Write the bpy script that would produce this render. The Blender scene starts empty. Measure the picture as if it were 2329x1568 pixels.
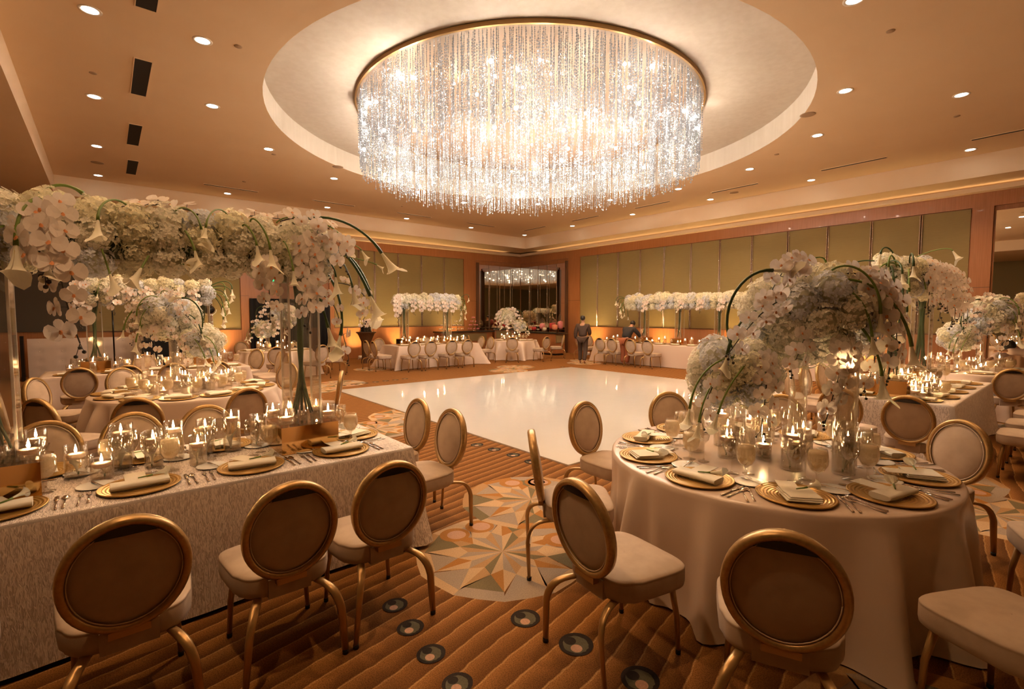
import bpy, math, random
from mathutils import Vector, Matrix, Euler
random.seed(7)
S = bpy.context.scene
PI = math.pi

# ------------------------------------------------------------------ camera, world, exposure
EYE = Vector((0, 0, 1.75)); PITCH = math.radians(3.41); AZ = math.radians(50.2)
cam_data = bpy.data.cameras.new('camera'); cam_data.sensor_width = 36; cam_data.lens = 1109 / 2329 * 36
cam_data.clip_start = 0.05
cam = bpy.data.objects.new('camera', cam_data); S.collection.objects.link(cam)
cam.location = EYE; cam.rotation_euler = (PI/2 - PITCH, 0, AZ - PI/2)
S.camera = cam
W = bpy.data.worlds.new('world'); S.world = W; W.use_nodes = True
W.node_tree.nodes['Background'].inputs[0].default_value = (0.9, 0.55, 0.3, 1)
W.node_tree.nodes['Background'].inputs[1].default_value = 0.02
S.view_settings.view_transform = 'Standard'; S.view_settings.look = 'None'
S.view_settings.gamma = 1.0; S.view_settings.exposure = 0.62
try: S.view_settings.use_curve_mapping = False
except Exception: pass
C = S.cycles
C.max_bounces = 5; C.diffuse_bounces = 3; C.glossy_bounces = 4; C.transmission_bounces = 2
C.use_adaptive_sampling = True; C.adaptive_threshold = 0.05; C.transparent_max_bounces = 12; C.sample_clamp_indirect = 4.0; C.sample_clamp_direct = 0
C.use_light_tree = False; C.light_sampling_threshold = 0.03; C.caustics_reflective = False; C.caustics_refractive = False
C.blur_glossy = 0.5

# light levels
WARM = (1.0, 0.60, 0.29); CRYSTAL = (1.0, 0.81, 0.61)
P_CHAND = 31.0      # each of the lamps inside the chandelier
P_DOWN = 85.0       # recessed downlights
P_UP = 190.0
P_FLAME = 230.0
P_COVE = 3.0

# room measures
XW, YW = 16.78, 19.43; XL, YN = -7.5, -7.0
TX0, TX1, TY0, TY1 = -0.9, 15.6, -2.2, 17.72
ZC, ZS = 5.45, 4.94
OC, OR = (7.1, 7.82), 5.1
CC, CR, ZR = (7.0, 7.87), 3.45, 5.9

# ------------------------------------------------------------------ materials
def newmat(name):
    m = bpy.data.materials.new(name); m.use_nodes = True
    nt = m.node_tree; nt.nodes.clear()
    out = nt.nodes.new('ShaderNodeOutputMaterial')
    return m, nt, out
def N(nt, t, **kw):
    n = nt.nodes.new(t)
    for k, v in kw.items():
        if k.startswith('i_'):
            key = k[2:]
            n.inputs[int(key) if key.isdigit() else key.replace('_', ' ')].default_value = v
        else: setattr(n, k, v)
    return n
def c4(c): return (c[0], c[1], c[2], 1)
def pbr(name, col, rough=0.5, metal=0, noise=None, bump=None, sheen=0, spec=0.5, coat=0, emit=None):
    """noise = (scale, other colour, stretch xyz); bump = (scale, strength, distance)"""
    m, nt, out = newmat(name)
    b = N(nt, 'ShaderNodeBsdfPrincipled'); nt.links.new(b.outputs[0], out.inputs[0])
    b.inputs['Base Color'].default_value = c4(col); b.inputs['Roughness'].default_value = rough
    b.inputs['Metallic'].default_value = metal; b.inputs['Specular IOR Level'].default_value = spec
    if sheen: b.inputs['Sheen Weight'].default_value = sheen; b.inputs['Sheen Roughness'].default_value = 0.4
    if coat: b.inputs['Coat Weight'].default_value = coat
    if emit: b.inputs['Emission Color'].default_value = c4(emit[0]); b.inputs['Emission Strength'].default_value = emit[1]
    if noise or bump:
        tc = N(nt, 'ShaderNodeTexCoord'); mp = N(nt, 'ShaderNodeMapping')
        nt.links.new(tc.outputs['Object'], mp.inputs[0])
        if noise and len(noise) > 2: mp.inputs['Scale'].default_value = noise[2]
        if noise:
            nz = N(nt, 'ShaderNodeTexNoise'); nz.inputs['Scale'].default_value = noise[0]; nz.inputs['Detail'].default_value = 4
            nt.links.new(mp.outputs[0], nz.inputs['Vector'])
            rp = N(nt, 'ShaderNodeValToRGB'); rp.color_ramp.elements[0].position = 0.35; rp.color_ramp.elements[1].position = 0.65
            rp.color_ramp.elements[0].color = c4(col); rp.color_ramp.elements[1].color = c4(noise[1])
            nt.links.new(nz.outputs['Fac'], rp.inputs[0]); nt.links.new(rp.outputs[0], b.inputs['Base Color'])
        if bump:
            n2 = N(nt, 'ShaderNodeTexNoise'); n2.inputs['Scale'].default_value = bump[0]; n2.inputs['Detail'].default_value = 3
            nt.links.new(mp.outputs[0], n2.inputs['Vector'])
            bp = N(nt, 'ShaderNodeBump'); bp.inputs['Strength'].default_value = bump[1]; bp.inputs['Distance'].default_value = bump[2]
            nt.links.new(n2.outputs['Fac'], bp.inputs['Height']); nt.links.new(bp.outputs[0], b.inputs['Normal'])
    return m
def thin(name, col, gloss=0.12, rough=0.03, tint=(1, 1, 1), ior=1.45, diff=0.0):
    """clear glass or acrylic: light passes straight through, faces reflect by angle"""
    m, nt, out = newmat(name)
    tr = N(nt, 'ShaderNodeBsdfTransparent'); tr.inputs[0].default_value = c4(tint)
    gl = N(nt, 'ShaderNodeBsdfGlossy'); gl.inputs[0].default_value = c4(col); gl.inputs['Roughness'].default_value = rough
    fr = N(nt, 'ShaderNodeLayerWeight'); fr.inputs[0].default_value = 0.2
    ad = N(nt, 'ShaderNodeMath', operation='MULTIPLY_ADD'); ad.inputs[1].default_value = 0.75; ad.inputs[2].default_value = gloss
    ad.use_clamp = True
    nt.links.new(fr.outputs['Facing'], ad.inputs[0])
    mx = N(nt, 'ShaderNodeMixShader'); nt.links.new(ad.outputs[0], mx.inputs[0])
    nt.links.new(tr.outputs[0], mx.inputs[1]); nt.links.new(gl.outputs[0], mx.inputs[2])
    last = mx
    if diff:
        df = N(nt, 'ShaderNodeBsdfDiffuse'); df.inputs[0].default_value = c4(col)
        tl = N(nt, 'ShaderNodeBsdfTranslucent'); tl.inputs[0].default_value = c4(col)
        a = N(nt, 'ShaderNodeMixShader'); a.inputs[0].default_value = 0.5
        nt.links.new(df.outputs[0], a.inputs[1]); nt.links.new(tl.outputs[0], a.inputs[2])
        m2 = N(nt, 'ShaderNodeMixShader'); m2.inputs[0].default_value = diff
        nt.links.new(mx.outputs[0], m2.inputs[1]); nt.links.new(a.outputs[0], m2.inputs[2]); last = m2
    nt.links.new(last.outputs[0], out.inputs[0])
    return m
def petal(name, col, trans=0.35):
    m, nt, out = newmat(name)
    df = N(nt, 'ShaderNodeBsdfDiffuse'); df.inputs[0].default_value = c4(col)
    tl = N(nt, 'ShaderNodeBsdfTranslucent'); tl.inputs[0].default_value = c4(col)
    a = N(nt, 'ShaderNodeMixShader'); a.inputs[0].default_value = trans
    nt.links.new(df.outputs[0], a.inputs[1]); nt.links.new(tl.outputs[0], a.inputs[2]); nt.links.new(a.outputs[0], out.inputs[0])
    return m
def emis(name, col, strength, sampled=True):
    m, nt, out = newmat(name)
    e = N(nt, 'ShaderNodeEmission'); e.inputs[0].default_value = c4(col); e.inputs[1].default_value = strength
    nt.links.new(e.outputs[0], out.inputs[0])
    if not sampled: m.cycles.emission_sampling = 'NONE'
    return m

M = {}
M['ceiling'] = pbr('ceiling_plaster', (0.85, 0.64, 0.42), 0.9, noise=(1.2, (0.87, 0.665, 0.445)))
M['fascia'] = pbr('fascia_plaster', (0.86, 0.66, 0.46), 0.9)
M['recess'] = pbr('recess_canvas', (0.60, 0.53, 0.45), 0.8, noise=(3.0, (0.56, 0.485, 0.405), (3, 3, .3)))
M['wood'] = pbr('cherry_wood', (0.36, 0.14, 0.046), 0.38, noise=(3.0, (0.42, 0.17, 0.062), (14, 14, 0.5)), coat=0.15)
M['wood_dark'] = pbr('dark_wood', (0.10, 0.045, 0.02), 0.35, noise=(3.0, (0.13, 0.06, 0.028), (14, 14, 0.6)))
M['olive'] = pbr('olive_silk', (0.25, 0.182, 0.070), 0.75, noise=(6.0, (0.275, 0.20, 0.078), (1, 1, 30)), sheen=0.3)
M['olive_dark'] = pbr('dark_partition_fabric', (0.075, 0.055, 0.035), 0.8)  # dark brown of the partition section left of the olive panels
M['seam'] = pbr('beaded_metal', (0.92, 0.82, 0.76), 0.25, metal=1, bump=(90, 1.0, 0.02))
M['black'] = pbr('black_velvet', (0.006, 0.006, 0.007), 0.9)
M['blackgloss'] = pbr('black_lacquer', (0.012, 0.010, 0.010), 0.25)
M['stone'] = pbr('dark_stone', (0.03, 0.026, 0.02), 0.15)
M['mirror'] = pbr('mirror_silver', (0.86, 0.80, 0.70), 0.015, metal=1)
M['gold'] = pbr('brushed_gold_paint', (0.50, 0.32, 0.13), 0.34, metal=0.6, noise=(60, (0.42, 0.26, 0.10)))
M['goldleg'] = pbr('antique_gold_leg', (0.46, 0.28, 0.11), 0.35, metal=0.6)
M['fabric'] = pbr('taupe_velour', (0.43, 0.315, 0.225), 0.8, noise=(9, (0.50, 0.37, 0.27)), bump=(220, 0.15, 0.002), sheen=0.12)
M['piping'] = pbr('taupe_piping', (0.62, 0.47, 0.35), 0.7)
M['satin'] = pbr('blush_satin', (0.68, 0.52, 0.415), 0.3, spec=0.6, bump=(5, 0.12, 0.02))
M['top'] = M['satin']
M['charger'] = None
M['napkin'] = pbr('ivory_napkin', (0.86, 0.78, 0.64), 0.8, bump=(200, 0.2, 0.001))
M['card'] = pbr('menu_card', (0.88, 0.80, 0.67), 0.5)
M['china'] = pbr('white_china', (0.88, 0.84, 0.78), 0.3)
M['silver'] = pbr('silver_flatware', (0.72, 0.62, 0.52), 0.2, metal=1)
M['glass'] = thin('clear_glass', (1, 0.97, 0.92), gloss=0.04, tint=(0.995, 0.99, 0.98))
M['stemware'] = thin('stemware_glass', (1, 0.97, 0.92), gloss=0.10, rough=0.02, tint=(0.985, 0.98, 0.965))
M['acrylic'] = thin('clear_acrylic', (1, 0.93, 0.85), gloss=0.05, rough=0.05, tint=(0.99, 0.98, 0.96), diff=0.02)
M['acrylic_edge'] = thin('acrylic_edge', (1, 0.92, 0.82), gloss=0.15, rough=0.15, tint=(0.95, 0.9, 0.82), diff=0.4)
M['water'] = thin('vase_water', (1, 0.9, 0.75), gloss=0.06, tint=(0.99, 0.97, 0.91), diff=0.05)
M['iced'] = thin('iced_water', (1.0, 0.84, 0.62), gloss=0.05, rough=0.3, tint=(0.95, 0.88, 0.75), diff=0.55)
M['wax'] = petal('candle_wax', (0.92, 0.72, 0.58), 0.5)
M['flame'] = emis('candle_flame', (1.0, 0.62, 0.28), P_FLAME)
M['hyd_a'] = petal('ivory_petals', (0.95, 0.90, 0.77), 0.3)
M['hyd_b'] = petal('pale_blue_petals', (0.82, 0.83, 0.88), 0.3)
M['hyd_c'] = petal('cream_petals', (0.93, 0.87, 0.66), 0.3)
M['hyd_core'] = pbr('hydrangea_core', (0.62, 0.60, 0.46), 0.9)
M['orchid'] = petal('blush_white_orchid', (0.95, 0.85, 0.78), 0.35)
M['lip'] = pbr('orchid_lip', (0.70, 0.28, 0.10), 0.6)
M['calla'] = petal('calla_white', (0.95, 0.90, 0.74), 0.3)
M['spadix'] = pbr('calla_spadix', (0.85, 0.62, 0.12), 0.6)
M['stem'] = pbr('green_stem', (0.17, 0.25, 0.045), 0.4)
M['stem_dark'] = pbr('dark_green_stem', (0.045, 0.085, 0.02), 0.4)
M['twig'] = pbr('orchid_stem', (0.045, 0.035, 0.022), 0.5)
M['mirrorgold'] = pbr('gold_mirror_box', (0.80, 0.50, 0.20), 0.08, metal=1)
M['tuft'] = pbr('tufted_leather', (0.62, 0.50, 0.42), 0.45)
M['lens'] = emis('downlight_lens', (1.0, 0.90, 0.76), 14, False)
M['trimring'] = pbr('white_trim_ring', (0.85, 0.75, 0.62), 0.5)
M['plate'] = pbr('bronze_plate', (0.16, 0.10, 0.06), 0.5)
M['slot'] = pbr('slot_black', (0.008, 0.006, 0.005), 0.7)
M['grille'] = pbr('grille_plaster', (0.42, 0.29, 0.18), 0.9)
M['bulb'] = emis('halogen_bulb', (1.0, 0.86, 0.70), 160, False)
M['cove'] = emis('cove_strip', (1.0, 0.68, 0.34), P_COVE)
M['exit'] = emis('exit_green', (0.05, 0.75, 0.25), 1.2, False)
M['white'] = pbr('white_plastic', (0.8, 0.78, 0.75), 0.4)
M['skin'] = pbr('skin', (0.42, 0.22, 0.13), 0.6)
M['hair'] = pbr('dark_hair', (0.015, 0.010, 0.008), 0.5)
M['uniform'] = pbr('brown_uniform', (0.055, 0.030, 0.018), 0.8)
M['shirt'] = pbr('pale_pink_shirt', (0.62, 0.46, 0.42), 0.8)
M['darkshirt'] = pbr('dark_jacket', (0.02, 0.016, 0.016), 0.8)
M['rust'] = pbr('rust_skirt', (0.30, 0.085, 0.03), 0.8)
M['pink'] = pbr('pink_sweets', (0.75, 0.16, 0.20), 0.4, noise=(40, (0.85, 0.38, 0.40)))
M['red'] = pbr('red_sweets', (0.55, 0.03, 0.035), 0.35)
M['coral'] = pbr('coral_sweets', (0.85, 0.30, 0.17), 0.4)
M['cake'] = pbr('cream_pastry', (0.85, 0.70, 0.52), 0.6)
def m_crystal():
    m, nt, out = newmat('cut_crystal')
    g = N(nt, 'ShaderNodeBsdfGlossy'); g.inputs[0].default_value = (0.70, 0.74, 0.82, 1); g.inputs['Roughness'].default_value = 0.12
    d = N(nt, 'ShaderNodeBsdfDiffuse'); d.inputs[0].default_value = (0.45, 0.50, 0.58, 1)
    t = N(nt, 'ShaderNodeBsdfTranslucent'); t.inputs[0].default_value = (0.45, 0.50, 0.58, 1)
    tr = N(nt, 'ShaderNodeBsdfTransparent')
    a = N(nt, 'ShaderNodeMixShader'); a.inputs[0].default_value = 0.5
    b = N(nt, 'ShaderNodeMixShader'); b.inputs[0].default_value = 0.35
    c = N(nt, 'ShaderNodeMixShader'); c.inputs[0].default_value = 0.3
    L = nt.links.new
    L(d.outputs[0], a.inputs[1]); L(t.outputs[0], a.inputs[2]); L(a.outputs[0], b.inputs[1]); L(g.outputs[0], b.inputs[2])
    L(b.outputs[0], c.inputs[1]); L(tr.outputs[0], c.inputs[2]); L(c.outputs[0], out.inputs[0])
    return m
M['crystal'] = m_crystal()
def m_charger():
    m, nt, out = newmat('gold_beaded_charger'); L = nt.links.new
    b = N(nt, 'ShaderNodeBsdfPrincipled'); L(b.outputs[0], out.inputs[0])
    b.inputs['Base Color'].default_value = (0.56, 0.33, 0.09, 1); b.inputs['Metallic'].default_value = 0.55; b.inputs['Roughness'].default_value = 0.33
    tc = N(nt, 'ShaderNodeTexCoord'); wv = N(nt, 'ShaderNodeTexWave', wave_type='RINGS', rings_direction='Z')
    wv.inputs['Scale'].default_value = 22; L(tc.outputs['Object'], wv.inputs[0])
    bp = N(nt, 'ShaderNodeBump'); bp.inputs['Strength'].default_value = 0.6; bp.inputs['Distance'].default_value = 0.004
    L(wv.outputs['Fac'], bp.inputs['Height']); L(bp.outputs[0], b.inputs['Normal'])
    return m
M['charger'] = m_charger()
def m_pintuck():
    m, nt, out = newmat('pintuck_linen'); L = nt.links.new
    b = N(nt, 'ShaderNodeBsdfPrincipled'); L(b.outputs[0], out.inputs[0]); b.inputs['Roughness'].default_value = 0.6
    b.inputs['Sheen Weight'].default_value = 0.08
    uv = N(nt, 'ShaderNodeUVMap'); mp = N(nt, 'ShaderNodeMapping'); mp.inputs['Scale'].default_value = (105, 22, 1); L(uv.outputs[0], mp.inputs[0])
    nz = N(nt, 'ShaderNodeTexNoise'); nz.inputs['Scale'].default_value = 1.0; nz.inputs['Detail'].default_value = 2; nz.inputs['Distortion'].default_value = 1.4
    L(mp.outputs[0], nz.inputs['Vector'])
    rp = N(nt, 'ShaderNodeValToRGB'); e = rp.color_ramp.elements
    e[0].position = 0.40; e[0].color = (0.58, 0.465, 0.40, 1); e[1].position = 0.58; e[1].color = (0.90, 0.78, 0.69, 1)
    L(nz.outputs['Fac'], rp.inputs[0]); L(rp.outputs[0], b.inputs['Base Color'])
    bp = N(nt, 'ShaderNodeBump'); bp.inputs['Strength'].default_value = 0.7; bp.inputs['Distance'].default_value = 0.01
    L(nz.outputs['Fac'], bp.inputs['Height']); L(bp.outputs[0], b.inputs['Normal'])
    return m
M['pintuck'] = m_pintuck()
def m_dance():
    m, nt, out = newmat('white_gloss_floor'); L = nt.links.new
    b = N(nt, 'ShaderNodeBsdfPrincipled'); L(b.outputs[0], out.inputs[0])
    b.inputs['Specular IOR Level'].default_value = 1.0; b.inputs['Base Color'].default_value = (0.66, 0.62, 0.575, 1); b.inputs['Roughness'].default_value = 0.07
    tc = N(nt, 'ShaderNodeTexCoord'); nz = N(nt, 'ShaderNodeTexNoise'); nz.inputs['Scale'].default_value = 2.2; nz.inputs['Detail'].default_value = 2
    L(tc.outputs['Object'], nz.inputs['Vector'])
    bp = N(nt, 'ShaderNodeBump'); bp.inputs['Strength'].default_value = 0.2; bp.inputs['Distance'].default_value = 0.01
    L(nz.outputs['Fac'], bp.inputs['Height']); L(bp.outputs[0], b.inputs['Normal'])
    return m
M['dance'] = m_dance()
def m_carpet():
    m, nt, out = newmat('striped_carpet'); L = nt.links.new
    b = N(nt, 'ShaderNodeBsdfPrincipled'); L(b.outputs[0], out.inputs[0]); b.inputs['Roughness'].default_value = 0.95
    b.inputs['Specular IOR Level'].default_value = 0.1
    tc = N(nt, 'ShaderNodeTexCoord'); sp = N(nt, 'ShaderNodeSeparateXYZ'); L(tc.outputs['Object'], sp.inputs[0])
    n1 = N(nt, 'ShaderNodeTexNoise'); n1.inputs['Scale'].default_value = 0.6; n1.inputs['Detail'].default_value = 1; L(tc.outputs['Object'], n1.inputs['Vector'])
    n2 = N(nt, 'ShaderNodeTexNoise'); n2.inputs['Scale'].default_value = 11; n2.inputs['Detail'].default_value = 2; L(tc.outputs['Object'], n2.inputs['Vector'])
    def mth(op, a, bb=None, c=None):
        n = N(nt, 'ShaderNodeMath', operation=op)
        for k, v in enumerate((a, bb, c)):
            if v is None: continue
            if isinstance(v, (int, float)): n.inputs[k].default_value = v
            else: L(v, n.inputs[k])
        return n.outputs[0]
    y = mth('MULTIPLY_ADD', n1.outputs['Fac'], 0.22, sp.outputs[1])
    y = mth('MULTIPLY_ADD', sp.outputs[0], -0.16, y)
    y = mth('MULTIPLY_ADD', n2.outputs['Fac'], 0.022, y)
    f = mth('FRACT', mth('MULTIPLY', y, 8.2))
    rp = N(nt, 'ShaderNodeValToRGB'); e = rp.color_ramp.elements
    e[0].position = 0.0; e[0].color = (0.40, 0.20, 0.065, 1); e[1].position = 1.0; e[1].color = (0.29, 0.125, 0.034, 1)
    a = e.new(0.05); a.color = (0.42, 0.21, 0.07, 1); a = e.new(0.10); a.color = (0.13, 0.05, 0.013, 1); a = e.new(0.45); a.color = (0.18, 0.072, 0.019, 1); a = e.new(0.93); a.color = (0.29, 0.125, 0.034, 1)
    L(f, rp.inputs[0])
    n3 = N(nt, 'ShaderNodeTexNoise'); n3.inputs['Scale'].default_value = 160; n3.inputs['Detail'].default_value = 1; L(tc.outputs['Object'], n3.inputs['Vector'])
    mx = N(nt, 'ShaderNodeMix', data_type='RGBA', blend_type='MULTIPLY'); mx.inputs[0].default_value = 0.55
    gr = N(nt, 'ShaderNodeValToRGB'); gr.color_ramp.elements[0].position = 0.35; gr.color_ramp.elements[1].position = 0.6
    gr.color_ramp.elements[0].color = (0.35, 0.35, 0.35, 1); gr.color_ramp.elements[1].color = (1.25, 1.25, 1.25, 1)
    L(n3.outputs['Fac'], gr.inputs[0]); L(rp.outputs[0], mx.inputs[6]); L(gr.outputs[0], mx.inputs[7]); L(mx.outputs[2], b.inputs['Base Color'])
    return m
M['carpet'] = m_carpet()
CARP = {}
for k, c in dict(cream=(0.55, 0.36, 0.20), tan=(0.43, 0.245, 0.11), grey=(0.36, 0.27, 0.20), olive=(0.19, 0.145, 0.075), orange=(0.40, 0.175, 0.045),
                 dark=(0.035, 0.025, 0.02), sage=(0.12, 0.105, 0.065), peach=(0.52, 0.30, 0.20), brown=(0.09, 0.04, 0.025)).items():
    CARP[k] = pbr('carpet_' + k, c, 0.95, noise=(120, tuple(x * 0.8 for x in c)), spec=0.1)

# ------------------------------------------------------------------ mesh builder
class MB:
    def __init__(s): s.v = []; s.f = []; s.m = []; s.uv = {}
    def add(s, vs, fs, mat=0, mx=None):
        o = len(s.v)
        s.v += [tuple(mx @ Vector(p)) for p in vs] if mx is not None else [tuple(p) for p in vs]
        s.f += [tuple(i + o for i in f) for f in fs]; s.m += [mat] * len(fs)
        return s
    def box(s, c, d, mat=0, rz=0, mx=None):
        x, y, z = d[0]/2, d[1]/2, d[2]/2
        vs = [Vector((a, b, e)) for a in (-x, x) for b in (-y, y) for e in (-z, z)]
        R = Matrix.Rotation(rz, 4, 'Z'); vs = [R @ p + Vector(c) for p in vs]
        return s.add(vs, [(0, 1, 3, 2), (4, 6, 7, 5), (0, 4, 5, 1), (2, 3, 7, 6), (0, 2, 6, 4), (1, 5, 7, 3)], mat, mx)
    def lathe(s, prof, n=20, mat=0, c=(0, 0, 0), mx=None, cap=True, wob=None):
        vs = []
        for (r, z) in prof:
            for k in range(n):
                a = 2*PI*k/n; rr = r * (wob(a, z) if wob else 1)
                vs.append((c[0] + rr*math.cos(a), c[1] + rr*math.sin(a), c[2] + z))
        fs = [(i*n+k, i*n+(k+1) % n, (i+1)*n+(k+1) % n, (i+1)*n+k) for i in range(len(prof)-1) for k in range(n)]
        if cap:
            if prof[0][0] > 1e-4: fs.append(tuple(range(n))[::-1])
            if prof[-1][0] > 1e-4: fs.append(tuple((len(prof)-1)*n+k for k in range(n)))
        return s.add(vs, fs, mat, mx)
    def tube(s, pts, rad, n=8, mat=0, flat=1.0, mx=None, side=None):
        pts = [Vector(p) for p in pts]; vs = []; ref = Vector(side) if side else Vector((0.13, 0.27, 0.95))
        for i, p in enumerate(pts):
            t = (pts[min(i+1, len(pts)-1)] - pts[max(i-1, 0)]).normalized()
            if side: u = (ref - t * ref.dot(t)).normalized()
            else:
                u = t.cross(ref)
                if u.length < 1e-3: u = t.cross(Vector((1, 0, 0)))
                u.normalize(); ref = u.cross(t)
            w = t.cross(u); r = rad[i] if isinstance(rad, (list, tuple)) else rad
            for k in range(n):
                a = 2*PI*k/n; vs.append(p + u*math.cos(a)*r + w*math.sin(a)*r*flat)
        m = len(pts)
        fs = [(i*n+k, i*n+(k+1) % n, (i+1)*n+(k+1) % n, (i+1)*n+k) for i in range(m-1) for k in range(n)]
        fs += [tuple(range(n))[::-1], tuple((m-1)*n+k for k in range(n))]
        return s.add(vs, fs, mat, mx)
    def ball(s, c, r, n=10, mat=0, sq=(1, 1, 1)):
        vs = [(c[0], c[1], c[2]-r*sq[2])]; h = n//2
        for i in range(1, h):
            t = PI*i/h
            for k in range(n):
                a = 2*PI*k/n; vs.append((c[0]+r*sq[0]*math.sin(t)*math.cos(a), c[1]+r*sq[1]*math.sin(t)*math.sin(a), c[2]-r*sq[2]*math.cos(t)))
        vs.append((c[0], c[1], c[2]+r*sq[2])); L = len(vs)-1
        fs = [(0, 1+(k+1) % n, 1+k) for k in range(n)]
        fs += [(1+i*n+k, 1+i*n+(k+1) % n, 1+(i+1)*n+(k+1) % n, 1+(i+1)*n+k) for i in range(h-2) for k in range(n)]
        fs += [(1+(h-2)*n+k, 1+(h-2)*n+(k+1) % n, L) for k in range(n)]
        return s.add(vs, fs, mat)
    def mesh(s, name, mats, smooth=True, uvs=None):
        me = bpy.data.meshes.new(name); me.from_pydata(s.v, [], s.f)
        for m in mats: me.materials.append(m)
        if s.f:
            me.polygons.foreach_set('material_index', s.m)
            me.polygons.foreach_set('use_smooth', [smooth]*len(s.f))
        if uvs:
            ul = me.uv_layers.new(name='UVMap')
            for l in me.loops: ul.data[l.index].uv = uvs[l.vertex_index]
        me.update()
        return me
    def obj(s, name, mats, parent=None, smooth=True, sharp=None, uvs=None):
        mats = mats if isinstance(mats, (list, tuple)) else [mats]
        me = s.mesh(name, mats, smooth, uvs)
        if sharp: me.set_sharp_from_angle(angle=math.radians(sharp))
        o = bpy.data.objects.new(name, me); S.collection.objects.link(o)
        if parent: o.parent = parent
        return o
def empty(name, loc=(0, 0, 0), rz=0):
    o = bpy.data.objects.new(name, None); S.collection.objects.link(o); o.location = loc; o.rotation_euler = (0, 0, rz)
    o.empty_display_size = 0.1
    return o
def struct(o): o['kind'] = 'structure'; return o
REG = []   # things whose label is finished at the end: (object, description, place, ordinal wanted)
def tag(o, label, cat, group=None):
    o['label'] = label; o['category'] = cat
    if group: o['group'] = group
    return o
def reg(o, desc, cat, place, group=None):
    o['category'] = cat
    if group: o['group'] = group
    REG.append((o, desc, place)); return o
def dup(root, loc=None, rz=None, scale=None):
    r = root.copy(); S.collection.objects.link(r)
    for k in ('label', 'group'):
        if k in r: del r[k]
    if loc is not None: r.location = loc
    if rz is not None: r.rotation_euler = (0, 0, rz)
    if scale: r.scale = (scale,)*3 if isinstance(scale, (int, float)) else scale
    for ch in root.children:
        c = ch.copy(); S.collection.objects.link(c); c.parent = r
        for g in ch.children:
            d = g.copy(); S.collection.objects.link(d); d.parent = c
    return r
PROTO = {}
def place(key, make, loc, rz=0, scale=None):
    """the first use builds the thing itself, later uses copy it"""
    if key not in PROTO:
        o = make(); PROTO[key] = o; o.location = loc; o.rotation_euler = (0, 0, rz)
        if scale: o.scale = (scale,)*3 if isinstance(scale, (int, float)) else scale
        return o
    return dup(PROTO[key], loc, rz, scale if scale else (1, 1, 1))
def bez(p0, p1, p2, p3, n=10):
    p0, p1, p2, p3 = map(Vector, (p0, p1, p2, p3)); r = []
    for i in range(n+1):
        t = i/n; r.append(p0*(1-t)**3 + p1*3*t*(1-t)**2 + p2*3*t*t*(1-t) + p3*t**3)
    return r
def proj(p):
    v = Vector(p) - EYE
    f = Vector((math.cos(AZ)*math.cos(PITCH), math.sin(AZ)*math.cos(PITCH), -math.sin(PITCH))); r = Vector((math.sin(AZ), -math.cos(AZ), 0)); u = r.cross(f)
    z = v.dot(f)
    if z < 0.1: return (99999, 0, z)
    return (1164.5 + 1109*v.dot(r)/z, 784 - 1109*v.dot(u)/z, z)
def inview(p, m=120):
    q = proj(p); return q[2] > 0.2 and -m < q[0] < 2329+m and -m < q[1] < 1568+m

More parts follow.
